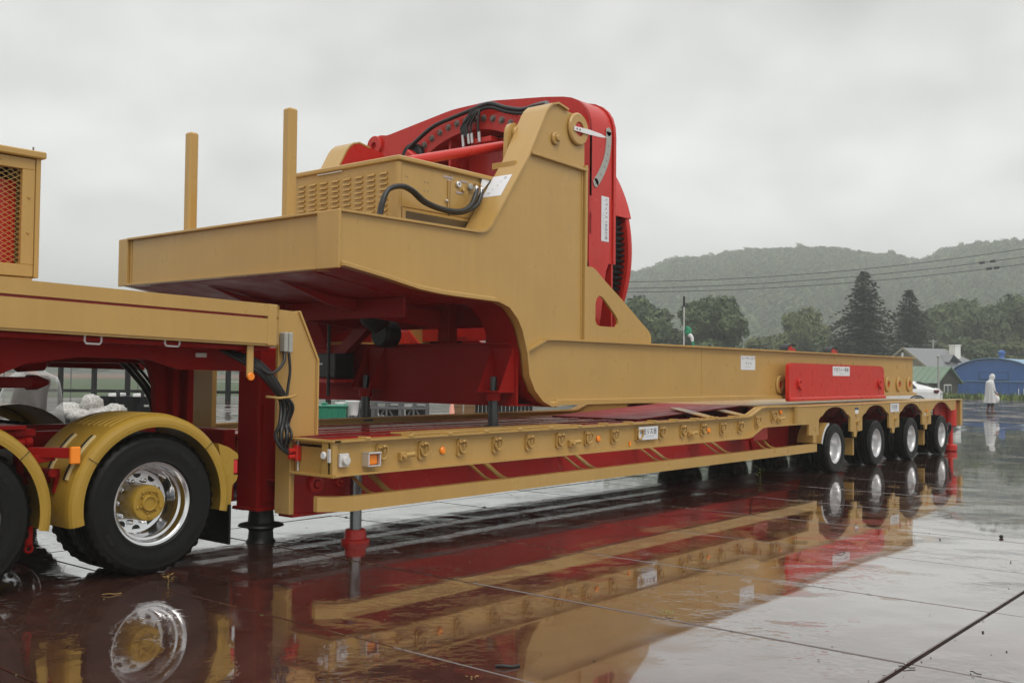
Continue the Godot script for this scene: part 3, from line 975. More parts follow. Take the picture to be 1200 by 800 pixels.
func build_wires() -> void:
	var wm := mat(lin(0.05, 0.05, 0.05), 0.6)
	var names := ["uppermost of the three cables strung across the hill", "middle cable of the three across the hill, with two dark sleeves", "lowest of the three cables across the hill, with two dark sleeves"]
	# three cables on poles that stand outside the picture
	var hy := [[10.54, 11.53, 14.2], [9.9, 10.9, 13.4], [9.54, 10.37, 12.7]]
	var sl := [[], [0.896, 0.923], [0.914, 0.933]]
	for k in 3:
		var pts := []
		var at := func(s: float) -> Vector3:
			var h: Array = hy[k]
			var y: float = h[0] * (s - 0.462) * (s - 1.0) / 0.462 + h[1] * s * (s - 1.0) / (0.462 * -0.538) + h[2] * s * (s - 0.462) / 0.538
			return Vector3(84.23, y, -54.97).lerp(Vector3(108.89, y, -25.08), s)
		for i in 49: pts.append(at.call(-0.9 + 2.4 * i / 48.0))
		var o := thing("overhead_cable", names[k], "cable", pts[0], "cables across the hill")
		obj("wire", MB.new().tube(pts, 0.036, 5, false), wm, o)
		for s in sl[k]:
			obj("sleeve", MB.new().cyl(at.call(s - 0.006), at.call(s + 0.006), 0.13, 8), M.black, o)
	for k in 2:
		var a := Vector3(110.0, 5.1 - k * 1.0, -58.0)
		var b := Vector3(122.0, 6.3 - k * 1.0, 12.0)
		var pts := []
		for i in 25:
			var t := i / 24.0
			pts.append(a.lerp(b, t) - Vector3(0, 2.0 * t * (1 - t), 0))
		var o := thing("service_cable", ["upper thin cable in front of the leafy trees", "lower thin cable in front of the leafy trees"][k], "cable", a, "thin cables before the trees")
		obj("wire", MB.new().tube(pts, 0.025, 5, false), wm, o)
	var pm := mat(lin(0.36, 0.36, 0.35), 0.5, 0.4)
	var lp := thing("lamp_post", "thin grey lamp post in front of the dark shed", "lamp post", Vector3(62.2, 0, -18.9))
	obj("pole", MB.new().tube([Vector3(62.2, -0.05, -18.9), Vector3(62.18, 2.7, -18.92)], [0.075, 0.05], 8), pm, lp)
	obj("cap", MB.new().ball(Vector3(62.18, 2.74, -18.92), Vector3(0.09, 0.09, 0.09)), pm, lp)
	var up := thing("utility_pole", "thin pole rising behind the grey house roof", "pole", Vector3(113.6, 0, -35.1))
	obj("pole", MB.new().tube([Vector3(113.6, -0.1, -35.1), Vector3(113.6, 5.6, -35.1)], [0.12, 0.09], 8), pm, up)
	obj("crossarm", MB.new().box(Vector3(113.6, 5.4, -35.1), Vector3(0.1, 0.1, 0.9), 0.01), pm, up)
	var fp := thing("streamer_pole", "thin white pole with a rolled green and white streamer", "flag pole", Vector3(39.5, 0, -22.8))
	obj("pole", MB.new().tube([Vector3(39.5, 0, -22.8), Vector3(39.44, 4.55, -22.78)], [0.04, 0.025], 8), M.plastic_white, fp)
	obj("pole_tip", MB.new().cyl(Vector3(39.44, 4.5, -22.78), Vector3(39.44, 4.95, -22.78), 0.05, 8), M.black, fp)
	var gm := mat(lin(0.02, 0.26, 0.13), 0.5)
	var sm := MB.new()
	sm.tube(bez([Vector3(39.5, 3.64, -22.72), Vector3(39.56, 3.47, -22.66), Vector3(39.54, 3.32, -22.68), Vector3(39.5, 3.27, -22.72)], 4), [0.02, 0.06, 0.12, 0.15, 0.17, 0.18, 0.17, 0.15, 0.12, 0.1, 0.07, 0.05, 0.03], 10)
	var fl := obj("streamer", sm, gm, fp)
	obj("white_tail", MB.new().tube(bez([Vector3(39.54, 3.30, -22.64), Vector3(39.66, 3.17, -22.52), Vector3(39.7, 2.94, -22.5)], 4), [0.05, 0.09, 0.10, 0.09, 0.08, 0.08, 0.07, 0.06, 0.05], 8), M.white, fl)
	obj("green_tail", MB.new().tube(bez([Vector3(39.69, 2.98, -22.48), Vector3(39.71, 2.72, -22.45), Vector3(39.78, 2.42, -22.42), Vector3(39.76, 2.12, -22.42)], 4), 0.06, 8), gm, fl)

# ---------------------------------------------------------------- lettered plates
# strokes of the few characters on the plates, on a grid of 8 by 8
const STROKES := {
	"to": [[2, 0, 2, 8], [2, 3, 6, 5]], "long": [[0, 4, 8, 4]], "ra": [[1, 1, 6, 1], [0, 3, 7, 3], [7, 3, 3, 8]], "re": [[2, 1, 2, 7], [2, 7, 7, 4]],
	"fu": [[1, 1, 7, 1], [7, 1, 3, 8]], "mu": [[4, 0, 1, 6], [1, 6, 7, 6], [5, 4, 7, 8]], "su": [[1, 1, 6, 1], [6, 1, 1, 8], [4, 4, 7, 8]], "i": [[6, 0, 1, 4], [4, 3, 4, 8]],
	"n": [[1, 1, 3, 3], [1, 8, 7, 2]], "gu": [[3, 0, 1, 3], [2, 2, 6, 2], [6, 2, 2, 8], [6, 0, 7, 1]], "ri": [[2, 1, 2, 5], [6, 0, 6, 5], [6, 5, 3, 8]], "dot": [[3, 3, 5, 5]],
	"k1": [[0, 1, 8, 1], [1, 3, 7, 3], [1, 5, 7, 5], [4, 0, 4, 8], [1, 3, 1, 8], [7, 3, 7, 8], [1, 8, 7, 8]], "k2": [[1, 0, 1, 8], [0, 3, 3, 3], [4, 1, 8, 1], [4, 4, 8, 4], [6, 1, 6, 8], [4, 8, 8, 8]],
	"k3": [[0, 2, 8, 2], [2, 0, 2, 4], [6, 0, 6, 4], [1, 5, 7, 5], [4, 4, 4, 8], [0, 8, 3, 6], [8, 8, 5, 6]], "k4": [[1, 1, 7, 1], [1, 1, 1, 8], [7, 1, 7, 8], [1, 4, 7, 4], [1, 8, 7, 8], [4, 1, 4, 8]]}

func plate_texture(w: int, h: int, rows: Array) -> ImageTexture:
	# rows: [characters, x, y, size, darkness]
	var im := Image.create(w, h, false, Image.FORMAT_RGB8)
	im.fill(Color(0.86, 0.87, 0.89))
	for r in rows:
		var x: float = r[1]
		var ink := Color(0.10, 0.11, 0.14).lerp(Color(0.86, 0.87, 0.89), 1.0 - r[4])
		for ch in r[0]:
			for s in STROKES[ch]:
				var a: Vector2 = Vector2(s[0], s[1]) * r[3] / 8.0 + Vector2(x, r[2])
				var b: Vector2 = Vector2(s[2], s[3]) * r[3] / 8.0 + Vector2(x, r[2])
				var n := int(a.distance_to(b)) + 1
				var t: int = maxi(1, int(r[3] / 7.0))
				for i in n + 1:
					var p: Vector2 = a.lerp(b, float(i) / n)
					im.fill_rect(Rect2i(int(p.x), int(p.y), t, t), ink)
			x += r[3] * 1.18
	return tex(im)

func plate(called: String, o: Vector3, ux: Vector3, uy: Vector3, n: Vector3, t: ImageTexture, parent: Node3D) -> MeshInstance3D:
	var m := mat(Color.WHITE, 0.3)
	m.albedo_texture = t
	return obj(called, MB.new().sheet(o, ux, uy, n), m, parent)

# ---------------------------------------------------------------- wheels
func tyre(r: float, w: float, seg: int, rim_r: float) -> MB:
	# the axle runs along +y of the lathe; the outer side is at +w/2
	var h := w / 2
	var pr := P([rim_r, -h * 0.72, rim_r + 0.02, -h * 0.9, lerpf(rim_r, r, 0.45), -h, lerpf(rim_r, r, 0.78), -h * 0.97, r - 0.035, -h * 0.90, r - 0.012, -h * 0.82, r, -h * 0.70,
		r, -h * 0.42, r - 0.012, -h * 0.40, r - 0.012, -h * 0.34, r, -h * 0.32, r, -h * 0.04, r - 0.012, -h * 0.03, r - 0.012, h * 0.03, r, h * 0.04,
		r, h * 0.32, r - 0.012, h * 0.34, r - 0.012, h * 0.40, r, h * 0.42, r, h * 0.70, r - 0.012, h * 0.82, r - 0.035, h * 0.90,
		lerpf(rim_r, r, 0.80), h * 0.955, lerpf(rim_r, r, 0.77), h * 0.97, lerpf(rim_r, r, 0.74), h * 0.965, lerpf(rim_r, r, 0.60), h * 0.99, lerpf(rim_r, r, 0.56), h * 1.0, lerpf(rim_r, r, 0.35), h * 0.985, lerpf(rim_r, r, 0.16), h * 0.93, lerpf(rim_r, r, 0.10), h * 0.95, rim_r + 0.012, h * 0.86, rim_r, h * 0.72])
	var lug := func(k: int, i: int, rr: float) -> float:
		if i in [5, 6, 19, 20, 21] and k % 4 < 2: return rr - 0.014
		return rr
	return MB.new().lathe(pr, seg, Basis(Vector3.RIGHT, Vector3(0, 0, 1), Vector3.DOWN), Vector3.ZERO, lug, 38.0)

const AXLE := Basis(Vector3.RIGHT, Vector3(0, 0, 1), Vector3.DOWN)

func make_trailer_wheel() -> Node3D:
	var wh := Node3D.new()
	wh.name = "wheel"
	obj("tyre", tyre(0.385, 0.225, 96, 0.235), M.rubber, wh, true)
	var rim := MB.new()
	rim.lathe(rv([0.0, -0.085, 0.11, -0.085, 0.165, -0.07, 0.185, -0.045, 0.195, 0.0, 0.205, 0.05, 0.212, 0.075, 0.228, 0.088, 0.240, 0.092, 0.246, 0.086, 0.246, 0.07]), 48, AXLE)
	obj("rim", rim, M.silver, wh, true)
	var hub := MB.new()
	hub.lathe(P([0.075, -0.10, 0.07, -0.02, 0.055, 0.0, 0.0, 0.0]), 20, AXLE)
	for k in 8:
		var a := TAU * k / 8
		hub.cyl(Vector3(cos(a) * 0.13, sin(a) * 0.13, -0.085), Vector3(cos(a) * 0.13, sin(a) * 0.13, -0.055), 0.014, 6, 0.003)
	obj("hub", hub, M.silver, wh, true)
	return wh

func put_wheel(proto: Node3D, parent: Node3D, at: Vector3, flip := false) -> Node3D:
	var w: Node3D = proto.duplicate()
	w.name = "wheel"
	parent.add_child(w, true)
	w.position = at - parent.position
	if flip: w.rotation.y = PI
	return w

# ---------------------------------------------------------------- the lowbed trailer
func build_trailer() -> void:
	var zn := -6.30
	var zf := -9.30
	var t := thing("lowbed_trailer", "long gold and red lowbed trailer standing across the wet yard", "trailer", Vector3(10.0, 0, -8.4))
	var k := -0.0215
	var shear := func(b: MB, x0: float) -> MB:
		for i in b.V.size(): b.V[i].y += k * (b.V[i].x - x0)
		return b
	# --- gooseneck
	var plan := P([-1.2, -6.70, 5.14, -6.70, 5.23, -6.79, 5.23, -9.3, 5.14, -9.4, -1.2, -9.4])
	obj("gooseneck_side", shear.call(MB.new().prism(plan, 1.712, 1.912, 1).prism(P([-1.2, -6.712, 5.135, -6.712, 5.22, -6.797, 5.22, -9.29, 5.13, -9.39, -1.2, -9.39]), 1.694, 1.712, 1), 5.14), M.gold, t)
	obj("gooseneck_groove", shear.call(MB.new().prism(P([-1.2, -6.74, 5.12, -6.74, 5.20, -6.82, 5.20, -9.27, 5.1, -9.36, -1.2, -9.36]), 1.905, 1.94, 1), 5.14), M.red, t)
	obj("gooseneck_cover", shear.call(MB.new().prism(plan, 1.932, 2.03, 1), 5.14), M.gold, t)
	obj("gooseneck_end", shear.call(MB.new().bx(Vector3(5.05, 1.70, -6.9), Vector3(5.135, 2.028, -6.696), 0.003), 5.14), M.gold, t)
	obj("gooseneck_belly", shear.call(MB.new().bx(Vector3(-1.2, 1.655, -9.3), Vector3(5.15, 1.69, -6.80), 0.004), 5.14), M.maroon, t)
	var web := MB.new()
	web.prism(P([-1.2, 1.42, 3.1, 1.42, 3.35, 1.53, 3.75, 1.585, 4.3, 1.575, 4.55, 1.50, 5.3, 1.49, 5.3, 1.66, -1.2, 1.80]), -7.20, -7.17)
	obj("gooseneck_web", web, M.maroon, t)
	obj("gooseneck_web", MB.new().prism(P([-1.2, 1.42, 3.1, 1.42, 3.35, 1.53, 5.3, 1.49, 5.3, 1.66, -1.2, 1.80]), -8.95, -8.92), M.maroon, t)
	obj("gooseneck_rail", MB.new().bx(Vector3(2.6, 1.55, -8.7), Vector3(5.4, 1.66, -8.2), 0.01), M.maroon, t)
	for x in [3.58, 4.20]:
		var hd := [Vector3(x, 1.74, -6.80), Vector3(x, 1.69, -6.80), Vector3(x + 0.012, 1.675, -6.80), Vector3(x + 0.11, 1.672, -6.80), Vector3(x + 0.122, 1.688, -6.80), Vector3(x + 0.122, 1.74, -6.80)]
		obj("grab_handle", MB.new().tube(hd, 0.008, 6), M.white, t)
	obj("marker_bracket", MB.new().bx(Vector3(4.895, 1.445, -6.765), Vector3(4.955, 1.70, -6.745), 0.004), M.gold, t)
	obj("amber_marker", MB.new().cyl(Vector3(4.925, 1.45, -6.752), Vector3(4.925, 1.45, -6.728), 0.032, 16, 0.006), M.amber, t)
	obj("reflector", MB.new().bx(Vector3(4.70, 1.60, -7.168), Vector3(4.80, 1.635, -7.155), 0.003), M.plastic_white, t)
	# --- neck
	var col := MB.new()
	col.bx(Vector3(5.42, 0.30, -7.60), Vector3(5.64, 1.70, -7.30), 0.012)
	col.bx(Vector3(5.425, 0.32, -7.30), Vector3(5.44, 1.66, -7.285), 0.003)
	col.bx(Vector3(5.40, 0.29, -7.62), Vector3(5.66, 0.315, -7.27), 0.004)
	obj("neck_column", col, M.maroon, t)
	var cp := MB.new()
	cp.prism(rounded([5.46, 0.36, 0.0, 5.63, 0.36, 0.0, 5.63, 0.62, 0.0, 5.53, 0.70, 0.15, 5.50, 1.20, 0.0, 5.46, 1.20, 0.0]), -7.298, -7.286)
	obj("column_gusset", cp, M.maroon, t)
	var ft := MB.new()
	ft.lathe(rv([0.0, 0.30, 0.10, 0.30, 0.105, 0.27, 0.115, 0.17, 0.19, 0.155, 0.20, 0.14, 0.12, 0.12, 0.105, 0.10, 0.11, 0.03, 0.13, 0.0, 0.0, 0.0]), 20, Basis(), Vector3(5.58, 0, -7.45))
	obj("jack_foot", ft, M.dark_steel, t)
	var np := P([5.34, 2.01, 5.57, 2.0, 5.77, 1.60, 5.77, 0.945, 5.34, 0.945])
	obj("neck_plate", MB.new().prism(np, -6.97, -6.94), M.gold, t)
	obj("neck_plate_edge", MB.new().prism(MB.ribbon(P([5.56, 2.01, 5.77, 1.60, 5.77, 0.95]), -0.02), -7.12, -6.925), M.gold, t)
	obj("weld_bead", MB.new().tube([Vector3(5.745, 1.58, -6.936), Vector3(5.745, 0.96, -6.936)], 0.006, 5), M.gold, t)
	obj("neck_crossbox", MB.new().bx(Vector3(5.30, 0.35, -9.1), Vector3(5.42, 0.98, -7.62), 0.01), M.maroon, t)
	obj("neck_panel", MB.new().bx(Vector3(5.37, 0.985, -8.62), Vector3(5.40, 1.50, -7.93), 0.006), M.gold, t)
	obj("neck_panel_edge", MB.new().bx(Vector3(5.36, 0.985, -7.93), Vector3(5.41, 1.50, -7.90), 0.004), M.gold, t)
	obj("kingpin_box", MB.new().prism(P([4.50, 1.63, 4.62, 1.615, 4.74, 1.57, 4.81, 1.49, 4.85, 1.36, 4.87, 1.0, 5.16, 1.0, 5.16, 1.63]), -8.06, -7.99), M.maroon, t)
	obj("kingpin_web", MB.new().bx(Vector3(4.97, 1.0, -7.985), Vector3(5.02, 1.55, -7.90), 0.004).bx(Vector3(5.10, 1.0, -7.985), Vector3(5.16, 1.55, -7.88), 0.004), M.maroon, t)
	# --- end face of the low deck
	obj("end_post", MB.new().bx(Vector3(5.42, 0.30, -7.06), Vector3(5.47, 0.94, -6.86), 0.005), M.gold, t)
	obj("end_recess", MB.new().bx(Vector3(5.47, 0.66, -6.86), Vector3(5.49, 0.94, -6.46), 0.003).bx(Vector3(5.41, 0.925, -6.86), Vector3(5.49, 0.945, -6.30), 0.003).bx(Vector3(5.41, 0.645, -6.86), Vector3(5.49, 0.665, -6.30), 0.003), M.gold, t)
	obj("end_plate", MB.new().bx(Vector3(5.42, 0.66, -6.46), Vector3(5.47, 0.94, -6.32), 0.004), M.gold, t)
	obj("round_lamp", MB.new().cyl(Vector3(5.40, 0.82, -6.425), Vector3(5.425, 0.82, -6.425), 0.032, 16, 0.008), M.white, t)
	obj("end_reflector", MB.new().bx(Vector3(5.405, 0.765, -6.375), Vector3(5.42, 0.875, -6.34), 0.006), M.plastic_white, t)
	obj("hose_socket", MB.new().bx(Vector3(5.42, 0.755, -6.83), Vector3(5.47, 0.885, -6.77), 0.006).cyl(Vector3(5.36, 0.84, -6.80), Vector3(5.42, 0.84, -6.80), 0.022, 10).cyl(Vector3(5.36, 0.79, -6.80), Vector3(5.42, 0.79, -6.80), 0.022, 10), M.red, t)
	obj("conduit", MB.new().tube([Vector3(5.455, 0.67, -6.80), Vector3(5.455, 0.92, -6.80)], 0.008, 6), M.plastic_white, t)
	# --- main beams under the deck
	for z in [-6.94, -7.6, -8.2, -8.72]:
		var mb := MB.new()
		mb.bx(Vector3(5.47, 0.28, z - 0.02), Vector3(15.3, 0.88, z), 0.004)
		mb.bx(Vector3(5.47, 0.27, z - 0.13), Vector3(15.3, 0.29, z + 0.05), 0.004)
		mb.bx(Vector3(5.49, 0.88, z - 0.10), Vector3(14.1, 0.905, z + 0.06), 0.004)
		obj("main_beam", mb, M.shaded_beam_red if z > -7.0 else M.wet_shaded_red, t)
	for i in 7:
		var cmb := MB.new()
		var x := 5.85 + i * 1.35
		cmb.bx(Vector3(x, 0.70, zf + 0.1), Vector3(x + 0.10, 0.872, -6.98), 0.004)
		obj("cross_member", cmb, M.gold if i in [0, 5, 6] else M.wet_shaded_red, t)
	for a in [[-7.30, 5.9, 13.9], [-7.95, 5.9, 12.6], [-8.5, 5.9, 13.9]]:
		obj("deck_rail", MB.new().bx(Vector3(a[1], 0.872, a[0] - 0.06), Vector3(a[2], 0.90, a[0] + 0.06), 0.004), M.wet_shaded_red, t)
	obj("added_belly_plate", MB.new().bx(Vector3(5.5, 0.55, zf + 0.2), Vector3(14.2, 0.56, -7.0), 0.0), M.maroon, t)  # unseen plate added between the beams to hold back light from below
	obj("deck_plate", MB.new().bx(Vector3(5.47, 0.875, -6.82), Vector3(6.5, 0.90, -6.42), 0.003), M.red, t)
	obj("deck_plate", MB.new().bx(Vector3(6.6, 0.925, -6.90), Vector3(9.1, 0.945, -6.62), 0.003), M.gold, t)
	for i in 2:
		obj("slope_strap", MB.new().bar(Vector3(12.0 + i * 0.95, 0.93, -6.45), Vector3(12.9 + i * 0.95, 1.02, -7.6), 0.16, 0.02), M.gold, t)
	obj("slope_panel", MB.new().bar(Vector3(11.3, 0.91, -7.9), Vector3(14.3, 1.04, -7.9), 1.4, 0.02), M.maroon, t)
	# --- side rails
	var top := P([5.42, 0.945, 12.60, 0.955, 12.72, 0.965, 13.04, 1.065, 13.16, 1.075, 14.16, 1.072])
	var bot := P([5.42, 0.655, 12.60, 0.66, 12.72, 0.67, 13.04, 0.78, 13.16, 0.79, 14.16, 0.79])
	for z in [zn, zf]:
		var sg := -1.0 if z == zn else 1.0
		var poly := top.duplicate()
		var rv := bot.duplicate()
		rv.reverse()
		poly.append_array(rv)
		var r := obj("side_rail", MB.new().prism(poly, z + sg * 0.055, z + sg * 0.075), M.gold, t)
		obj("rail_flange", MB.new().prism(MB.ribbon(top, -0.018), z + sg * 0.12, z, 2), M.gold, r)
		obj("rail_flange", MB.new().prism(MB.ribbon(bot, 0.018), z + sg * 0.14, z - sg * 0.012, 2), M.gold, r)
		obj("rail_end", MB.new().bx(Vector3(14.13, 0.79, z + sg * 0.07), Vector3(14.16, 1.07, z), 0.003), M.gold, r)
	for i in 14:
		var x := 5.75 + i * 0.498
		obj("flange_clip", MB.new().bx(Vector3(x, 0.94 + i * 0.0008, -6.40), Vector3(x + 0.055, 0.962 + i * 0.0008, -6.292), 0.004), M.gold, t)
	var hooks := []
	for v in 4:
		var hook := MB.new()
		hook.prism(rounded([-0.040, -0.080, 0.03, 0.040, -0.080, 0.03, 0.040, 0.080, 0.038, -0.040, 0.080, 0.038]), 0.0, 0.02)
		var loop := []
		for q in 15:
			var a := deg_to_rad(-200.0 + 320.0 * q / 14.0)
			loop.append(Vector3(0.014 + 0.038 * cos(a), 0.006 + 0.056 * sin(a), 0.050 + 0.016 * sin(a * 0.5)).rotated(Vector3(0, 0, 1), [-0.28, 0.05, 0.22, 0.42][v]))
		hook.tube(loop, 0.0108, 7)
		hook.cyl(Vector3(-0.03, 0.048, 0.03), Vector3(0.045, 0.048, 0.03), 0.012, 8)
		hooks.append(hook.mesh())
	rng.seed = 12
	for i in 16:
		var x := 5.95 + 0.5 * i
		var y := 0.815 if i < 14 else (0.875 if i == 14 else 0.935)
		var h := obj("lashing_ring", hooks[rng.randi() % 4], M.gold, t, true)
		h.position = Vector3(x, y, zn - 0.053) - t.position
		h.rotation.z = rng.randf_range(-0.06, 0.06)
	for x in [6.21, 8.66, 11.13, 13.62]:
		var y := 0.775 if x < 13 else 0.885
		var v := MB.new()
		v.box(Vector3(x, y, zn - 0.035), Vector3(0.07, 0.075, 0.04), 0.006)
		v.cyl(Vector3(x + 0.02, y + 0.01, zn - 0.02), Vector3(x + 0.11, y + 0.018, zn + 0.005), 0.022, 10)
		v.cyl(Vector3(x - 0.01, y, zn - 0.02), Vector3(x - 0.01, y, zn + 0.02), 0.018, 10)
		obj("air_valve", v, M.gold, t)
	for x in [6.72, 9.17, 11.62, 13.72]:
		obj("amber_marker", MB.new().cyl(Vector3(x, 0.80 if x < 13 else 0.985, zn - 0.056), Vector3(x, 0.80 if x < 13 else 0.985, zn - 0.030), 0.033, 16, 0.008), M.amber, t)
	obj("amber_reflector", MB.new().box(Vector3(9.80, 0.72, zn - 0.045), Vector3(0.03, 0.05, 0.01), 0.002), M.amber, t)
	var sl := obj("side_lamp", MB.new().bx(Vector3(5.76, 0.72, zn - 0.055), Vector3(5.772, 0.83, zn + 0.03), 0.003).bx(Vector3(5.888, 0.72, zn - 0.055), Vector3(5.90, 0.83, zn + 0.03), 0.003).bx(Vector3(5.76, 0.822, zn - 0.055), Vector3(5.90, 0.834, zn + 0.04), 0.003).bx(Vector3(5.76, 0.716, zn - 0.055), Vector3(5.90, 0.727, zn + 0.03), 0.003), M.silver, t)
	obj("lamp_lens", MB.new().bx(Vector3(5.775, 0.73, zn - 0.05), Vector3(5.885, 0.818, zn + 0.005), 0.01), M.amber, sl)
	obj("cable_socket", MB.new().bx(Vector3(5.50, 0.725, zn - 0.055), Vector3(5.60, 0.835, zn - 0.025), 0.006).cyl(Vector3(5.55, 0.78, zn - 0.03), Vector3(5.55, 0.78, zn + 0.01), 0.036, 14), M.plastic_white, t)
	plate("notice", Vector3(9.93, 0.752, zn - 0.015), Vector3(0.42, 0.0, 0), Vector3(0, 0.15, 0), Vector3(0, 0, 1), plate_texture(160, 60, [[["re", "k4", "ri", "su", "k1"], 8, 8, 24, 0.85], [["to", "i", "n", "ri", "n", "gu"], 56, 40, 10, 0.7]]), t)
	# --- side guard
	obj("side_guard", MB.new().prism(P([5.59, -6.30, 14.89, -6.30, 14.89, -6.385, 5.62, -6.385, 5.44, -6.56, 5.38, -6.50, 5.385, -6.46]), 0.367, 0.484, 1), M.gold, t)
	for x in [6.18, 7.72, 9.25, 10.81, 12.36, 13.70]:
		for d in [0.0, -0.22]:
			var y0 := 0.645 if x < 13 else 0.72
			var s := MB.new()
			s.prism(MB.ribbon(rounded([-6.93, y0 - 0.02, 0, -6.74, y0 - 0.03, 0.08, -6.50, 0.47, 0.06, -6.40, 0.46, 0], 5, false), 0.016), x + d - (0.032 if d == 0.0 else 0.014), x + d + (0.032 if d == 0.0 else 0.014), 0)
			obj("guard_strut", s, M.gold, t)
	# --- support leg
	obj("support_leg", MB.new().cyl(Vector3(6.12, 0.09, -6.82), Vector3(6.12, 0.62, -6.82), 0.052, 20), M.steel, t)
	obj("leg_foot", MB.new().lathe(rv([0.0, 0.115, 0.085, 0.115, 0.092, 0.10, 0.098, 0.035, 0.125, 0.028, 0.125, 0.0, 0.0, 0.0]), 24, Basis(), Vector3(6.12, 0, -6.82)), M.red, t)
	for p in [[5.75, 0.53, 0.075], [6.02, 0.53, 0.045]]:
		obj("flange_cap", MB.new().ring(Vector3(p[0], p[1], -6.94), Vector3(p[0], p[1], -6.90), p[2] * 0.55, p[2], 20).cyl(Vector3(p[0], p[1], -6.94), Vector3(p[0], p[1], -6.885), p[2] * 0.4, 14), M.red, t)
	# --- hoses on the neck
	var hs := [[0.0, 0.020], [0.035, 0.018], [-0.03, 0.016], [0.06, 0.013]]
	for a in hs:
		var d: float = a[0]
		obj("air_hose", MB.new().tube(bez([Vector3(4.85 + d * 0.5, 1.66, -7.02), Vector3(4.98 + d, 1.57 + d * 0.4, -6.86), Vector3(5.12 + d, 1.47 + d * 0.3, -6.83), Vector3(5.30 + d * 0.5, 1.30, -6.85 + d * 0.5), Vector3(5.36 + d * 0.6, 1.20, -6.86 + d), Vector3(5.33 + d, 1.06, -6.85), Vector3(5.30 + d, 0.97, -6.83 + d), Vector3(5.32 + d * 0.7, 0.87, -6.83), Vector3(5.40, 0.815 + d * 0.5, -6.81)], 5), a[1], 8), M.hose, t)
	obj("hose_tie", MB.new().tube([Vector3(5.22, 1.285, -6.93), Vector3(5.28, 1.275, -6.83), Vector3(5.38, 1.285, -6.80), Vector3(5.46, 1.30, -6.85)], 0.012, 6), M.gold, t)
	obj("socket_block", MB.new().bx(Vector3(5.345, 1.655, -6.93), Vector3(5.385, 1.82, -6.86), 0.008).bx(Vector3(5.392, 1.65, -6.93), Vector3(5.435, 1.82, -6.86), 0.008), M.grey_plate, t)
	obj("electric_cable", MB.new().tube(bez([Vector3(5.41, 1.66, -6.89), Vector3(5.42, 1.50, -6.88), Vector3(5.40, 1.35, -6.88), Vector3(5.37, 1.22, -6.86)], 5), 0.012, 6), M.hose, t)
	obj("electric_cable", MB.new().tube(bez([Vector3(5.36, 1.66, -6.89), Vector3(5.34, 1.58, -6.86), Vector3(5.24, 1.50, -6.82), Vector3(5.13, 1.48, -6.80), Vector3(5.04, 1.56, -6.84)], 5), 0.014, 6), M.hose, t)
	# --- bogie
	var cx := [15.60, 17.37, 19.14, 20.91]
	var f := [14.19, 1.056, 14.19, 0.79, 14.61, 0.78, 14.61, 0.622, 14.76, 0.615, 14.77, 0.50, 14.88, 0.495, 14.89, 0.61, 14.96, 0.61]
	for i in 4:
		for p in [[-0.63, 0.62], [-0.63, 0.845], [-0.585, 0.868], [-0.56, 0.89], [-0.50, 0.893], [-0.44, 0.93], [-0.36, 0.972], [-0.24, 1.006], [-0.12, 1.022], [0.0, 1.026], [0.12, 1.022], [0.24, 1.006], [0.36, 0.972], [0.44, 0.93], [0.50, 0.893], [0.56, 0.89], [0.585, 0.868], [0.63, 0.845], [0.63, 0.62]]:
			f.append(cx[i] + p[0]); f.append(p[1])
		if i < 3:
			var c: float = (cx[i] + cx[i + 1]) / 2
			for p in [[-0.12, 0.61], [-0.10, 0.525], [0.0, 0.52], [0.03, 0.61]]:
				f.append(c + p[0]); f.append(p[1])
	f.append_array([21.55, 0.845, 21.85, 0.86, 21.85, 1.045])
	# the outline ends behind the last arch without its right-hand post
	var fp := P(f)
	var fl := PackedVector2Array()
	for p in fp:
		if not (p.x > 21.5 and p.y < 0.80): fl.append(p)
	obj("bogie_side", MB.new().prism(fl, zn - 0.04, zn - 0.005), M.gold, t)
	obj("bogie_edge", MB.new().bx(Vector3(14.19, 1.046, zn - 0.2), Vector3(22.3, 1.062, zn + 0.006), 0.004), M.gold, t)
	obj("bogie_deck", MB.new().bx(Vector3(14.2, 1.03, zf), Vector3(22.38, 1.05, zn - 0.2), 0.003), M.gold, t)
	obj("bogie_far_side", MB.new().bx(Vector3(14.2, 0.80, zf), Vector3(22.38, 1.03, zf + 0.03), 0.003), M.gold, t)
	obj("bogie_spine", MB.new().bx(Vector3(14.0, 0.24, -8.4), Vector3(22.1, 1.02, -7.3), 0.01), M.maroon, t)
	obj("bogie_inner_panel", MB.new().bx(Vector3(14.3, 0.45, -7.16), Vector3(22.2, 1.03, -7.13), 0.003), M.maroon, t)
	obj("red_stub", MB.new().bx(Vector3(13.30, 0.585, -6.9), Vector3(13.74, 0.79, -6.55), 0.006), M.red, t)
	obj("rear_wedge", MB.new().prism(P([14.0, 0.30, 14.5, 0.42, 14.5, 0.62, 13.9, 0.62]), -6.96, -6.9), M.maroon, t)
	var pw := make_trailer_wheel()
	for i in 4:
		var c: float = cx[i]
		obj("axle_arm", MB.new().bx(Vector3(c - 0.16, 0.36, -7.12), Vector3(c + 0.10, 0.80, -6.86), 0.02).cyl(Vector3(c - 0.1, 0.8, -6.95), Vector3(c - 0.1, 0.8, -6.78), 0.10, 16), M.maroon, t)
		obj("axle", MB.new().cyl(Vector3(c, 0.385, -9.0), Vector3(c, 0.385, -6.6), 0.07, 14), M.dark_steel, t)
		put_wheel(pw, t, Vector3(c, 0.385, -6.395))
		put_wheel(pw, t, Vector3(c, 0.385, -6.66), true)
		put_wheel(pw, t, Vector3(c, 0.385, -8.94))
		put_wheel(pw, t, Vector3(c, 0.385, -9.205), true)
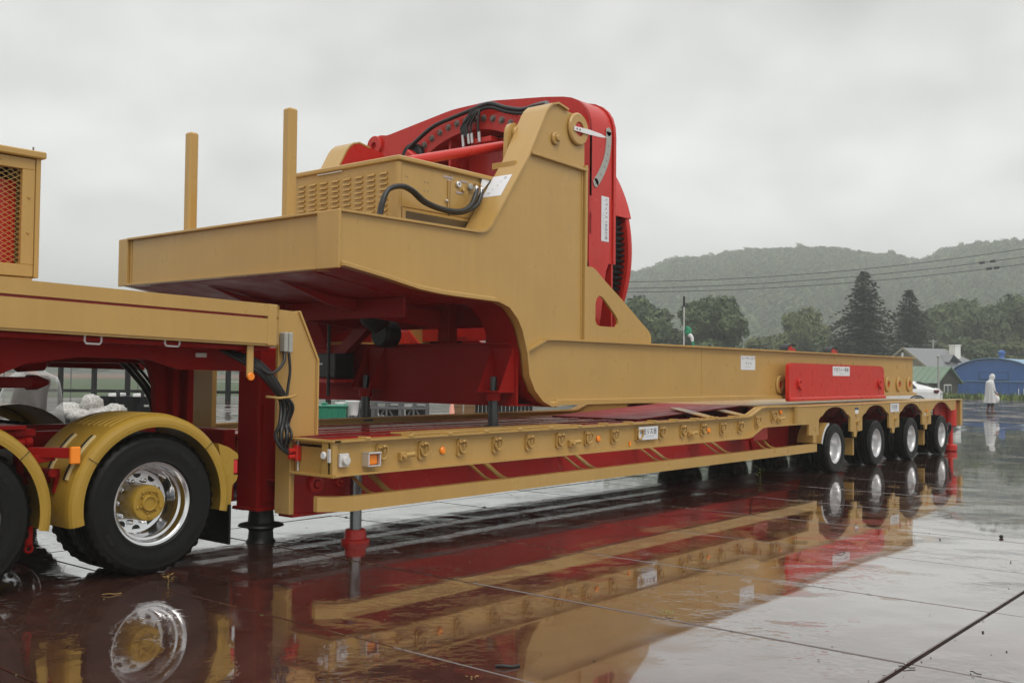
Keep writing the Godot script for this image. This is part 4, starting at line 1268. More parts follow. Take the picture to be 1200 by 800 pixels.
		obj("brake_line", MB.new().tube(bez([Vector3(c - 0.45, 0.95, -6.75), Vector3(c - 0.3, 0.80, -6.72), Vector3(c - 0.05, 0.84, -6.70), Vector3(c + 0.15, 0.9, -6.78)], 4), 0.014, 6), M.hose, t)
	pw.free()
	var mg := PackedVector2Array()
	for q in 9:
		var a := deg_to_rad(108.0 + 60.0 * q / 8)
		mg.append(Vector2(cx[0] + 0.415 * cos(a), 0.385 + 0.415 * sin(a)))
	obj("wheel_cover", MB.new().prism(MB.ribbon(mg, 0.012), -6.76, -6.36), M.gold, t)
	obj("wheel_cover_lip", MB.new().prism(MB.ribbon(mg, 0.05), -6.362, -6.352), M.white, t)
	for a in [[16.50, M.gold], [20.05, M.gold]]:
		var mf := obj("mud_flap", MB.new().bx(Vector3(a[0] - 0.02, 0.22, -6.66), Vector3(a[0] + 0.02, 0.50, -6.36), 0.006), a[1], t)
		obj("white_stripe", MB.new().bx(Vector3(a[0] - 0.024, 0.23, -6.66), Vector3(a[0] - 0.02, 0.49, -6.56), 0.001), M.white, mf)
	for i in 3:
		var c: float = (cx[i] + cx[i + 1]) / 2
		var y := 0.95 if i != 1 else 0.83
		if i == 0:
			obj("small_notice", MB.new().bx(Vector3(c - 0.07, 0.90, zn - 0.005), Vector3(c + 0.07, 0.96, zn + 0.004), 0.002), M.white, t)
			obj("blue_tab", MB.new().bx(Vector3(c - 0.07, 0.962, zn - 0.005), Vector3(c + 0.07, 1.0, zn + 0.004), 0.002), mat(lin(0.03, 0.06, 0.12), 0.3), t)
		obj("tie_eye", MB.new().ring(Vector3(c + 0.03, 0.76, zn - 0.01), Vector3(c + 0.03, 0.76, zn + 0.025), 0.022, 0.042, 14).box(Vector3(c + 0.03, 0.69, zn + 0.0), Vector3(0.06, 0.10, 0.02), 0.006), M.gold, t)
		obj("amber_marker", MB.new().cyl(Vector3(c - 0.02, 0.875, zn - 0.006), Vector3(c - 0.02, 0.875, zn + 0.012), 0.026, 14, 0.005), M.amber if i == 2 else M.gold, t)
	obj("tie_eye", MB.new().box(Vector3(19.9, 0.80, zn), Vector3(0.03, 0.05, 0.02), 0.004), M.plastic_white, t)
	plate("notice", Vector3(18.04, 0.888, zn + 0.002), Vector3(0.44, 0, 0), Vector3(0, 0.152, 0), Vector3(0, 0, 1), plate_texture(120, 52, [[["k2", "k4", "k1"], 18, 8, 22, 0.6], [["n", "long", "i", "n", "re"], 34, 36, 9, 0.6]]), t)
	# rear end
	obj("rear_ram", MB.new().cyl(Vector3(22.02, 0.50, -6.46), Vector3(22.02, 1.02, -6.46), 0.12, 20, 0.02).cyl(Vector3(22.02, 0.12, -6.46), Vector3(22.02, 0.5, -6.46), 0.05, 12), M.red, t)
	obj("ram_foot", MB.new().cyl(Vector3(22.02, 0.0, -6.46), Vector3(22.02, 0.14, -6.46), 0.13, 18, 0.02), M.red, t)
	obj("rear_plate", MB.new().bx(Vector3(22.22, 0.52, -6.62), Vector3(22.36, 1.045, zn - 0.02), 0.006), M.gold, t)
	obj("rear_bracket", MB.new().bx(Vector3(21.2, 0.50, -6.56), Vector3(22.3, 1.03, -6.52), 0.004), M.red, t)
	var lp := []
	for q in 17:
		var a := TAU * q / 16
		lp.append(Vector3(21.55 + 0.20 * cos(a), 0.42 + 0.16 * sin(a), -6.40 + 0.05 * sin(a)))
	obj("hose_loop", MB.new().tube(lp, 0.028, 8), M.hose, t)

# ---------------------------------------------------------------- the tractor's tail
func make_tractor_wheel() -> Node3D:
	var wh := Node3D.new()
	wh.name = "wheel"
	obj("tyre", tyre(0.52, 0.29, 160, 0.295), M.rubber, wh, true)
	var lt := MB.new()
	rng.seed = 44
	for g in 2:
		for k in 26:
			if k % 7 == 6 or rng.randf() < 0.08: continue
			var a := PI * g + 0.5 + k * 0.045
			var d := Vector3(cos(a), sin(a), 0)
			var e := Vector3(-sin(a), cos(a), 0)
			for st in [[0.0, 1.0], [0.5, 0.25 + 0.5 * rng.randf()]]:
				lt.bar(d * 0.40 + e * (st[0] * 0.012 - 0.006) + Vector3(0, 0, 0.1435), d * (0.40 + 0.028 * st[1]) + e * (st[0] * 0.012 - 0.006) + Vector3(0, 0, 0.1425), 0.005, 0.006, 0.001, Vector3(0, 0, 1))
	var lo := obj("sidewall_lettering", lt, M.rubber, wh, true)
	lo.set_meta("kind", "stuff")
	var rim := MB.new()
	rim.lathe(rv([0.0, -0.105, 0.10, -0.105, 0.20, -0.105, 0.232, -0.098, 0.242, -0.08, 0.245, 0.0, 0.247, 0.035, 0.252, 0.05, 0.268, 0.058, 0.272, 0.07, 0.275, 0.095, 0.282, 0.11, 0.294, 0.118, 0.306, 0.120, 0.312, 0.112, 0.31, 0.10]), 72, AXLE)
	obj("rim", rim, M.chrome, wh, true)
	for k in 10:
		var a := TAU * (k + 0.5) / 10
		obj("hand_hole", MB.new().lathe(rv([0.0, -0.1035, 0.026, -0.1035, 0.031, -0.102]), 16, AXLE, Vector3(cos(a) * 0.205, sin(a) * 0.205, 0)), M.black, wh, true)
	for k in 10:
		var a := TAU * k / 10
		obj("wheel_nut", MB.new().cyl(Vector3(cos(a) * 0.158, sin(a) * 0.158, -0.106), Vector3(cos(a) * 0.158, sin(a) * 0.158, -0.075), 0.019, 6, 0.004).ball(Vector3(cos(a) * 0.158, sin(a) * 0.158, -0.075), Vector3(0.014, 0.014, 0.010), 8, 6), M.chrome, wh, true)
	var hub := MB.new()
	hub.lathe(P([0.135, -0.11, 0.133, 0.02, 0.130, 0.060, 0.125, 0.070, 0.112, 0.073, 0.085, 0.070, 0.080, 0.060, 0.062, 0.060, 0.060, 0.078, 0.052, 0.086, 0.044, 0.084, 0.042, 0.074, 0.0, 0.074]), 40, AXLE)
	for k in 6:
		var a := TAU * k / 6 + 0.3
		hub.cyl(Vector3(cos(a) * 0.071, sin(a) * 0.071, 0.055), Vector3(cos(a) * 0.071, sin(a) * 0.071, 0.078), 0.009, 6, 0.002)
	for k in 5:
		var a := TAU * k / 5 + 0.9
		hub.cyl(Vector3(cos(a) * 0.098, sin(a) * 0.098, 0.068), Vector3(cos(a) * 0.098, sin(a) * 0.098, 0.084), 0.010, 8, 0.003)
	obj("hub", hub, M.fender, wh, true)
	return wh

func fender_shape(c: Vector2, a0: float, a1: float, r: float, zn: float, zi: float) -> Array:
	var top := MB.new()
	var lip := MB.new()
	var n := 40
	# the section: from the inner edge of the lip round the bead to the top sheet
	var sec := [[-0.095, 0.0], [-0.070, 0.004], [-0.045, 0.002], [-0.018, -0.012], [-0.004, -0.035], [0.0, -0.07], [0.0, zi - zn]]
	for i in n:
		for k in sec.size() - 1:
			var ps := []
			var ns := []
			var d := Vector2(sec[k + 1][0] - sec[k][0], sec[k + 1][1] - sec[k][1]).normalized()
			for e in [[i, k], [i + 1, k], [i + 1, k + 1], [i, k + 1]]:
				var a: float = lerpf(a0, a1, float(e[0]) / n)
				var dir := Vector3(cos(a), sin(a), 0)
				ps.append(Vector3(c.x, c.y, zn + sec[e[1]][1]) + dir * (r + sec[e[1]][0]))
				ns.append((dir * -d.y + Vector3(0, 0, d.x)).normalized())
			var m := lip if k < 5 else top
			m.q4(ps[0], ps[1], ps[2], ps[3], ns[0], ns[1], ns[2], ns[3])
			# the underside of the sheet, 8 mm below
			if k == 5:
				var q2 := []
				for e in 4: q2.append(ps[e] - (ns[e] as Vector3) * 0.008)
				m.q4(q2[0], q2[1], q2[2], q2[3], -ns[0], -ns[1], -ns[2], -ns[3])
	return [top, lip]

func build_tractor() -> void:
	var strap_glint_m := mat(lin(0.62, 0.50, 0.26), 0.3)  # pale cream paints the bright highlight on the metal straps
	var t := thing("road_tractor", "tail of a road tractor with gold mudguards and chrome wheels under the gooseneck", "truck", Vector3(3.4, 0, -8.2))
	var pw := make_tractor_wheel()
	for x in [4.14, 2.74]:
		put_wheel(pw, t, Vector3(x, 0.516, -6.935))
		put_wheel(pw, t, Vector3(x, 0.516, -7.26), true)
		put_wheel(pw, t, Vector3(x, 0.516, -9.20))
		put_wheel(pw, t, Vector3(x, 0.516, -9.52), true)
		obj("axle_tube", MB.new().cyl(Vector3(x, 0.525, -9.3), Vector3(x, 0.525, -7.1), 0.09, 16), M.dark_steel, t)
		obj("axle_casing", MB.new().ball(Vector3(x, 0.525, -8.2), Vector3(0.24, 0.24, 0.22), 16, 10), M.maroon, t)
	pw.free()
	for c in [Vector2(4.125, 0.53), Vector2(2.725, 0.53)]:
		for side in [[-6.75, -7.42], [-9.68, -9.02]]:
			var s := fender_shape(c, deg_to_rad(-11.0), deg_to_rad(191.0), 0.645, side[0], side[1])
			var f := obj("mudguard", s[0], M.fender, t)
			obj("mudguard_lip", s[1], M.fender, f)
			if side[0] < -8: continue
			# raised beads along the sheet and the straps at its joint
			for k in 7:
				var z: float = side[0] - 0.10 - k * 0.075
				var pts := []
				for i in 17:
					var a := deg_to_rad(lerpf(62.0, 120.0, i / 16.0))
					pts.append(Vector3(c.x + 0.645 * cos(a), c.y + 0.645 * sin(a), z))
				obj("bead", MB.new().tube(pts, 0.007, 6), M.fender, f)
			for k in 2:
				var z: float = side[0] - 0.10 - k * 0.27
				for seg in [[130.0, 146.0], [148.5, 162.0]]:
					for w in [[0.0, strap_glint_m], [0.032, M.black]]:
						var pts := []
						for i in 6:
							var a := deg_to_rad(lerpf(seg[0], seg[1], i / 5.0))
							pts.append(Vector2(c.x + 0.645 * cos(a), c.y + 0.645 * sin(a)))
						obj("joint_strap", MB.new().prism(MB.ribbon(pts, -0.012), z - w[0] - 0.024, z - w[0]), w[1], f)
			for a in [deg_to_rad(146.0), deg_to_rad(42.0)]:
				var d := Vector3(cos(a), sin(a), 0)
				obj("joint_line", MB.new().bar(Vector3(c.x, c.y, side[0] + 0.0045) + d * 0.54, Vector3(c.x, c.y, side[0] + 0.0035) + d * 0.635, 0.004, 0.004, 0.0), M.black, f)
	# tail piece of the rear mudguard, with its lamp and rubber flap
	var tp := MB.new()
	tp.prism(rounded([4.70, 0.93, 0.0, 4.80, 0.895, 0.03, 4.885, 0.84, 0.02, 4.885, 0.80, 0.0, 4.845, 0.80, 0.0, 4.845, 0.675, 0.0, 4.885, 0.675, 0.0, 4.875, 0.63, 0.02, 4.835, 0.60, 0.02, 4.825, 0.42, 0.0, 4.765, 0.42, 0.0, 4.77, 0.60, 0.0]), -7.25, -6.83)
	obj("tail_piece", tp, M.fender, t)
	obj("tail_lamp", MB.new().bx(Vector3(4.842, 0.685, -7.2), Vector3(4.89, 0.795, -6.835), 0.008), M.lamp_red, t)
	obj("mud_flap", MB.new().bx(Vector3(4.79, 0.14, -7.35), Vector3(4.81, 0.45, -6.80), 0.004), M.rubber, t)
	# chassis
	for z in [-7.75, -8.65]:
		obj("chassis_rail", MB.new().bx(Vector3(-1.0, 0.78, z - 0.04), Vector3(4.7, 1.02, z + 0.04), 0.01), M.maroon, t)
	for x in [1.6, 3.42, 4.6]:
		obj("chassis_crossmember", MB.new().bx(Vector3(x - 0.06, 0.80, -8.6), Vector3(x + 0.06, 0.98, -7.8), 0.01), M.maroon, t)
	obj("fifth_wheel", MB.new().prism(rounded([2.6, 1.25, 0, 2.6, 1.18, 0, 3.10, 1.12, 0, 3.18, 1.10, 0, 3.2, 1.14, 0, 3.0, 1.25, 0]), -8.65, -7.75), M.maroon, t)
	var hd := MB.new()
	hd.cyl(Vector3(3.66, 1.54, -8.02), Vector3(3.90, 1.555, -8.02), 0.075, 16, 0.02)
	hd.cyl(Vector3(3.90, 1.555, -8.02), Vector3(3.94, 1.557, -8.02), 0.032, 12, 0.01)
	obj("turntable_lock", hd, M.maroon, t)
	var arm := MB.new()
	arm.bx(Vector3(2.9, 1.345, -8.08), Vector3(3.78, 1.43, -7.96), 0.01)
	arm.lathe(P([0.0, 0.0, 0.06, 0.0, 0.058, 0.08, 0.02, 0.17, 0.0, 0.18]), 14, Basis(Vector3.UP, Vector3.RIGHT, Vector3(0, 0, -1)), Vector3(3.76, 1.387, -8.02))
	obj("release_arm", arm, M.maroon, t)
	obj("ramp_plate", MB.new().prism(P([2.9, 1.56, 2.9, 1.42, 3.62, 1.40, 3.5, 1.47]), -8.10, -8.05), M.maroon, t)
	# brackets and pipes between the mudguards
	var br := MB.new()
	br.bx(Vector3(2.9, 1.07, -7.50), Vector3(3.36, 1.10, -7.15), 0.004)
	br.bx(Vector3(3.0, 0.99, -7.45), Vector3(3.30, 1.06, -7.2), 0.006)
	br.bx(Vector3(3.30, 1.02, -7.40), Vector3(3.45, 1.07, -7.2), 0.006)
	obj("step_plate", br, M.maroon, t)
	obj("air_pipe", MB.new().cyl(Vector3(2.95, 0.965, -7.1), Vector3(3.34, 0.985, -7.1), 0.028, 12).cyl(Vector3(3.32, 0.985, -7.1), Vector3(3.37, 0.987, -7.1), 0.036, 12), M.maroon, t)
	obj("suspension_bracket", MB.new().bx(Vector3(3.20, 0.70, -7.2), Vector3(3.50, 0.80, -7.05), 0.01).bx(Vector3(3.22, 0.72, -7.05), Vector3(3.27, 0.98, -6.98), 0.006).bar(Vector3(3.24, 0.86, -7.0), Vector3(3.44, 0.90, -6.9), 0.04, 0.06), M.maroon, t)
	for x in [3.335, 3.45]:
		obj("pipe_end", MB.new().cyl(Vector3(x, 0.775, -7.1), Vector3(x, 0.775, -6.93), 0.032, 14, 0.008), M.maroon, t)
	obj("brake_rod", MB.new().tube([Vector3(3.40, 0.76, -7.0), Vector3(3.40, 0.62, -7.0)], 0.02, 8).tube([Vector3(3.505, 0.80, -7.0), Vector3(3.505, 0.70, -7.0), Vector3(3.495, 0.63, -7.0)], [0.022, 0.028, 0.02], 8), M.maroon, t)
	obj("lamp_arm", MB.new().bar(Vector3(3.30, 0.925, -7.0), Vector3(3.52, 0.92, -6.80), 0.05, 0.07), M.maroon, t)
	obj("amber_lamp", MB.new().bx(Vector3(3.487, 0.845, -6.80), Vector3(3.557, 0.965, -6.765), 0.008), M.amber, t)
	obj("tow_eye", MB.new().bx(Vector3(3.24, 0.30, -6.9), Vector3(3.29, 0.44, -6.87), 0.006).ring(Vector3(3.265, 0.29, -6.9), Vector3(3.265, 0.29, -6.87), 0.018, 0.032, 14), M.maroon, t)
	for k in 3:
		var d := k * 0.035
		obj("air_hose", MB.new().tube(bez([Vector3(4.58 + d, 1.66, -8.32), Vector3(4.70 + d, 1.56 + d * 0.6, -8.3), Vector3(4.82 + d, 1.45 + d * 0.6, -8.3), Vector3(4.94 + d, 1.30 + d * 0.5, -8.28), Vector3(5.0 + d, 1.15, -8.28), Vector3(5.03 + d * 0.5, 0.90, -8.3)], 5), 0.02 - k * 0.003, 6), M.hose, t)

# ---------------------------------------------------------------- the blade lifting frame on the trailer
func cheek_outline() -> PackedVector2Array:
	return P([6.03, 2.93, 7.86, 2.945, 7.93, 2.95, 8.01, 2.97, 8.09, 3.03, 8.14, 3.10, 8.70, 3.86, 9.02, 4.43, 9.07, 4.49, 9.13, 4.535, 9.23, 4.565, 9.42, 4.53, 9.65, 4.515, 9.73, 4.47, 9.78, 4.41, 9.78, 1.88,
		21.35, 1.885, 21.35, 1.16, 9.28, 1.14, 9.09, 1.13, 8.93, 1.19, 8.78, 1.31, 8.68, 1.47, 8.64, 1.72, 8.55, 1.96, 8.47, 2.08, 8.33, 2.195, 8.15, 2.245, 7.46, 2.262, 7.25, 2.272, 6.98, 2.295, 6.59, 2.36, 6.32, 2.40, 6.03, 2.44])

func build_cheek(t: Node3D, zo: float, sg: float) -> void:
	# zo: outer face; sg: +1 for the near side, -1 for the far one
	var lo := P([6.03, 2.44, 6.32, 2.40, 6.59, 2.36, 6.98, 2.295, 7.25, 2.272, 7.46, 2.262, 8.15, 2.245, 8.33, 2.195, 8.47, 2.08, 8.55, 1.96, 8.64, 1.72, 8.68, 1.47, 8.78, 1.31, 8.93, 1.19, 9.09, 1.13, 9.28, 1.14])
	var o := cheek_outline()
	var pl := obj("side_plate", MB.new().prism(o, zo - sg * 0.014, zo), M.gold, t)
	obj("inner_skin", MB.new().prism(o, zo - sg * 0.030, zo - sg * 0.015), M.maroon, pl)
	obj("lower_flange", MB.new().prism(MB.ribbon(lo, 0.030), zo - sg * 0.03, zo + sg * 0.085), M.gold, pl)
	var wl := []
	for p in MB.ribbon(lo, 0.034).slice(lo.size()): wl.append(Vector3(p.x, p.y, zo + sg * 0.016))
	obj("weld_bead", MB.new().tube(wl, 0.022, 8), M.gold, pl)
	obj("inner_flange", MB.new().prism(MB.ribbon(lo, 0.022), zo - sg * 0.45, zo - sg * 0.032), M.maroon, pl)
	var up := P([6.03, 2.93, 7.86, 2.945, 7.93, 2.95, 8.01, 2.97, 8.09, 3.03, 8.14, 3.10, 8.70, 3.86, 9.02, 4.43, 9.07, 4.49, 9.13, 4.535, 9.23, 4.565, 9.42, 4.53])
	obj("upper_flange", MB.new().prism(MB.ribbon(up, 0.022), zo - sg * 0.33, zo + sg * 0.035), M.gold, pl)
	obj("beam_top_flange", MB.new().prism(MB.ribbon(P([8.66, 1.72, 9.04, 1.87, 9.30, 1.875, 21.37, 1.885]), 0.022), zo - sg * 0.25, zo + sg * 0.055), M.gold, pl)
	obj("beam_bottom_flange", MB.new().prism(MB.ribbon(P([9.17, 1.165, 9.24, 1.19, 21.37, 1.185]), -0.045), zo - sg * 0.25, zo + sg * 0.075), M.gold, pl)
	obj("weld_bead", MB.new().tube([Vector3(9.25, 1.196, zo + sg * 0.008), Vector3(21.36, 1.191, zo + sg * 0.008)], 0.014, 6), M.gold, pl)
	obj("tower_flange", MB.new().bx(Vector3(9.755, 1.88, zo - 0.03), Vector3(9.80, 3.95, zo + sg * 0.045), 0.004), M.gold, pl)
	obj("weld_bead", MB.new().tube([Vector3(9.735, 1.90, zo + sg * 0.004), Vector3(9.735, 3.86, zo + sg * 0.004)], 0.009, 6), M.gold, pl)
	obj("tower_band", MB.new().bar(Vector3(8.74, 3.925, zo + sg * 0.02), Vector3(9.80, 3.895, zo + sg * 0.02), 0.06, 0.035), M.gold, pl)
	var tw := P([8.14, 3.10, 8.70, 3.86, 9.02, 4.43, 9.13, 4.535, 9.23, 4.565, 9.65, 4.51, 9.78, 4.41, 9.78, 2.3, 8.40, 2.3, 8.05, 2.95])
	obj("inner_cheek", MB.new().prism(tw, zo - sg * 0.325, zo - sg * 0.305), M.red, pl)
	obj("tower_back", MB.new().bx(Vector3(9.755, 2.3, zo - sg * 0.30), Vector3(9.775, 4.40, zo - sg * 0.032), 0.0), M.red, pl)
	for x in [12.6, 17.3]:
		obj("weld_bead", MB.new().tube([Vector3(x, 1.20, zo + sg * 0.002), Vector3(x + 0.01, 1.86, zo + sg * 0.002)], 0.006, 6), M.gold, pl)
	# gusset with its window, in two halves
	var g := MB.new()
	g.prism(P([9.802, 1.89, 10.25, 1.89, 10.25, 2.075, 10.13, 2.075, 10.07, 2.09, 10.04, 2.14, 10.04, 2.34, 10.07, 2.41, 10.12, 2.44, 10.19, 2.425, 10.25, 2.385, 10.25, 2.62, 10.03, 2.75, 9.97, 2.77, 9.802, 2.77]), zo - sg * 0.035, zo - sg * 0.004)
	g.prism(P([10.25, 1.89, 11.29, 1.89, 11.30, 1.97, 11.28, 2.02, 11.24, 2.055, 10.6, 2.43, 10.25, 2.62, 10.25, 2.385, 10.47, 2.225, 10.525, 2.17, 10.53, 2.12, 10.50, 2.085, 10.45, 2.075, 10.25, 2.075]), zo - sg * 0.035, zo - sg * 0.004)
	obj("gusset", g, M.gold, pl)

func build_frame() -> void:
	var t := thing("blade_lifting_frame", "huge gold stepped steel frame with a red tilting ring, carried on the trailer", "lifting frame", Vector3(12.0, 1.1, -8.8))
	var zo := -7.0
	var zi := -10.65
	build_cheek(t, zo, 1.0)
	build_cheek(t, zi, -1.0)
	# --- nose
	obj("nose_plate", MB.new().bx(Vector3(6.03, 2.44, zi + 0.016), Vector3(6.045, 2.93, zo - 0.016), 0.0), M.gold, t)
	obj("nose_corner", MB.new().bx(Vector3(6.00, 2.42, -7.27), Vector3(6.032, 2.945, -6.965), 0.006), M.gold, t)
	obj("nose_corner", MB.new().bx(Vector3(6.00, 2.42, -10.69), Vector3(6.032, 2.945, -10.50), 0.006), M.gold, t)
	obj("nose_top_flange", MB.new().bx(Vector3(5.985, 2.925, -10.50), Vector3(6.25, 2.948, -7.27), 0.003), M.gold, t)
	obj("nose_bottom_flange", MB.new().bx(Vector3(5.985, 2.42, -10.50), Vector3(6.25, 2.442, -7.27), 0.003), M.gold, t)
	obj("weld_bead", MB.new().tube([Vector3(6.026, 2.45, -10.46), Vector3(6.026, 2.92, -10.46)], 0.008, 6), M.gold, t)
	var fl := P([6.10, 2.415, 6.32, 2.392, 6.59, 2.352, 6.98, 2.287, 7.46, 2.254, 8.15, 2.237])
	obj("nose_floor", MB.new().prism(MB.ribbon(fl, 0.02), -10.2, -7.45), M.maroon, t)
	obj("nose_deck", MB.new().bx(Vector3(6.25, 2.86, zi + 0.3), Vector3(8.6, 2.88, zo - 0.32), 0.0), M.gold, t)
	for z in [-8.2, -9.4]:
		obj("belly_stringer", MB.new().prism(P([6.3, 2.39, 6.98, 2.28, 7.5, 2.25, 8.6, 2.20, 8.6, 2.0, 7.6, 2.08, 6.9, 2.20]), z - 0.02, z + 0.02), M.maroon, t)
	obj("belly_rib", MB.new().bx(Vector3(7.3, 2.06, -10.2), Vector3(7.33, 2.26, -7.46), 0.003), M.maroon, t)
	# --- bulkhead and what hangs on it
	obj("bulkhead", MB.new().bx(Vector3(8.62, 1.155, zi + 0.05), Vector3(8.65, 1.82, zo - 0.05), 0.0), M.maroon, t)
	obj("bulkhead_ledge", MB.new().bx(Vector3(8.57, 1.812, zi + 0.3), Vector3(9.0, 1.835, zo - 0.12), 0.003), M.maroon, t)
	obj("bulkhead_foot", MB.new().bx(Vector3(8.60, 1.14, zi + 0.05), Vector3(9.1, 1.157, zo - 0.1), 0.002), M.maroon, t)
	obj("upper_bulkhead", MB.new().bx(Vector3(8.9, 2.02, zi + 0.3), Vector3(8.93, 2.86, zo - 0.34), 0.0), M.maroon, t)
	obj("inner_post", MB.new().bx(Vector3(8.7, 1.84, -8.32), Vector3(8.85, 2.30, -8.14), 0.008), M.maroon, t)
	obj("inner_post", MB.new().bx(Vector3(8.75, 1.84, -7.62), Vector3(8.82, 2.22, -7.44), 0.008), M.maroon, t)
	obj("slanted_stay", MB.new().bar(Vector3(8.4, 2.2, -9.0), Vector3(8.6, 1.5, -10.2), 0.10, 0.16), M.maroon, t)
	obj("motor", MB.new().cyl(Vector3(8.35, 1.95, -8.95), Vector3(8.6, 1.95, -8.95), 0.16, 20, 0.03), M.dark_steel, t)
	obj("control_box", MB.new().bx(Vector3(8.2, 1.42, -10.15), Vector3(8.5, 1.72, -9.55), 0.012), M.black, t)
	obj("box_shelf", MB.new().bx(Vector3(8.15, 1.36, -10.2), Vector3(8.6, 1.40, -9.5), 0.006), M.red, t)
	obj("box_label", MB.new().bx(Vector3(8.194, 1.575, -9.95), Vector3(8.20, 1.60, -9.78), 0.001), M.white, t)
	obj("hanging_pipe", MB.new().tube([Vector3(8.1, 2.15, -9.55), Vector3(8.1, 1.20, -9.55)], 0.02, 8), M.dark_steel, t)
	obj("lift_ram", MB.new().lathe(P([0.0, 1.85, 0.02, 1.85, 0.16, 1.95, 0.20, 2.05, 0.08, 2.2, 0.0, 2.22]), 14, Basis(), Vector3(8.2, 0.1, -8.85)), M.black, t)
	var leg_m := tri(mat(lin(0.10, 0.11, 0.112), 0.3, 0.7), 2.0, T.fine)
	for z in [-7.24, -9.28]:
		obj("support_leg", MB.new().cyl(Vector3(8.46, 0.925, z), Vector3(8.46, 1.22, z), 0.054, 18).cyl(Vector3(8.46, 1.2, z), Vector3(8.46, 1.46, z), 0.036, 16).ring(Vector3(8.46, 0.905, z), Vector3(8.46, 0.93, z), 0.01, 0.10, 18), leg_m, t)
		var lb := MB.new()
		lb.bx(Vector3(8.36, 1.285, z - 0.16), Vector3(8.62, 1.305, z + 0.16), 0.004)
		lb.ring(Vector3(8.46, 1.20, z), Vector3(8.46, 1.29, z), 0.063, 0.082, 18)
		for d in [-0.15, 0.15]:
			lb.prism(P([8.37, 1.305, 8.62, 1.305, 8.62, 1.80]), z + d - 0.008, z + d + 0.008)
		obj("leg_bracket", lb, M.maroon, t)
	# --- beam fittings
	for x in [15.08, 19.87, 20.49, 21.09]:
		var rg := obj("lifting_eye", MB.new().ring(Vector3(x, 1.36, zo), Vector3(x, 1.36, zo + 0.035), 0.072, 0.145, 28, 0.012), M.gold, t)
		obj("bore", MB.new().cyl(Vector3(x, 1.36, zo - 0.01), Vector3(x, 1.36, zo + 0.012), 0.078, 20), M.red, rg)
	var rp := P([15.0, 1.12, 15.0, 1.63, 15.03, 1.68, 15.12, 1.708, 18.97, 1.70, 19.10, 1.67, 19.15, 1.60, 19.15, 1.12])
	var red_plate := obj("red_cover_plate", MB.new().prism(rp, -6.86, -6.80), M.red, t)
	obj("plate_lip", MB.new().bx(Vector3(15.0, 1.105, -6.86), Vector3(19.17, 1.165, -6.765), 0.014), M.red, red_plate)
	for x in [15.36, 18.88]:
		obj("latch", MB.new().ring(Vector3(x, 1.40, -6.80), Vector3(x, 1.40, -6.765), 0.03, 0.065, 14).bar(Vector3(x - 0.05, 1.37, -6.77), Vector3(x + 0.05, 1.29, -6.77), 0.03, 0.06), M.red, red_plate)
		obj("spacer", MB.new().bx(Vector3(x - 0.1, 1.3, -6.99), Vector3(x + 0.1, 1.5, -6.86), 0.01), M.red, red_plate)
	plate("notice", Vector3(16.71, 1.513, -6.797), Vector3(0.75, 0, 0), Vector3(0, 0.16, 0), Vector3(0, 0, 1), plate_texture(200, 60, [[["i", "k2", "fu", "re", "long", "k1", "k3"], 14, 9, 21, 0.75], [["n", "long", "ri"], 84, 40, 11, 0.8]]), t)
	plate("notice", Vector3(13.77, 1.585, zo + 0.003), Vector3(0.47, 0, 0), Vector3(0, 0.21, 0), Vector3(0, 0, 1), plate_texture(120, 90, [[["to", "long", "ra", "long", "su", "i"], 10, 8, 16, 0.75], [["i", "n", "re"], 38, 38, 17, 0.8], [["n", "ri", "gu", "i"], 36, 66, 11, 0.7]]), t)
	for x in [16.72, 18.6]:
		obj("top_hook", MB.new().prism(rounded([x - 0.16, 1.89, 0, x - 0.13, 2.0, 0.06, x + 0.02, 2.03, 0.04, x + 0.05, 1.98, 0, x + 0.17, 1.98, 0, x + 0.17, 1.89, 0]), -7.66, -7.54), M.red, t)
		obj("rubber_pad", MB.new().prism(MB.ribbon(rounded([x - 0.165, 1.92, 0, x - 0.135, 2.005, 0.06, x + 0.02, 2.035, 0.04, x + 0.18, 2.01, 0], 5, false), 0.03), -7.67, -7.53), M.black, t)
	# --- tower top: pivot, pointer, boss, ram lug
	obj("pivot_ring", MB.new().ring(Vector3(9.62, 4.35, zo), Vector3(9.62, 4.35, zo + 0.045), 0.085, 0.19, 36, 0.016), M.gold, t)
	obj("pivot_pin", MB.new().cyl(Vector3(9.62, 4.35, zo - 0.45), Vector3(9.62, 4.35, zo + 0.03), 0.086, 24, 0.006), M.red, t)
	var pt := obj("pointer", MB.new().prism(P([9.50, 4.36, 9.50, 4.31, 9.80, 4.315, 10.04, 4.328, 10.16, 4.345, 10.04, 4.368, 9.80, 4.374]), zo + 0.05, zo + 0.062), M.white, t)
	for x in [9.545, 9.60]:
		obj("screw", MB.new().cyl(Vector3(x, 4.337, zo + 0.061), Vector3(x, 4.337, zo + 0.07), 0.012, 8), M.bolt, pt)
	obj("boss", MB.new().ring(Vector3(9.20, 4.165, zo), Vector3(9.20, 4.165, zo + 0.035), 0.02, 0.075, 22, 0.01).cyl(Vector3(9.205, 4.17, zo), Vector3(9.205, 4.17, zo + 0.065), 0.042, 6, 0.008), M.gold, t)
	var lug := MB.new()
	lug.prism(P([8.78, 3.72, 8.80, 4.20, 8.815, 4.27, 8.85, 4.32, 8.91, 4.345, 8.98, 4.34, 9.04, 4.31, 9.075, 4.26, 9.085, 4.20, 9.06, 4.08, 8.98, 3.90, 8.84, 3.70]), -7.42, -7.36)
	lug.ring(Vector3(8.95, 4.22, -7.36), Vector3(8.95, 4.22, -7.31), 0.042, 0.09, 22, 0.01)
	lug.bar(Vector3(8.98, 4.17, -7.10), Vector3(8.98, 4.17, -7.40), 0.14, 0.05)
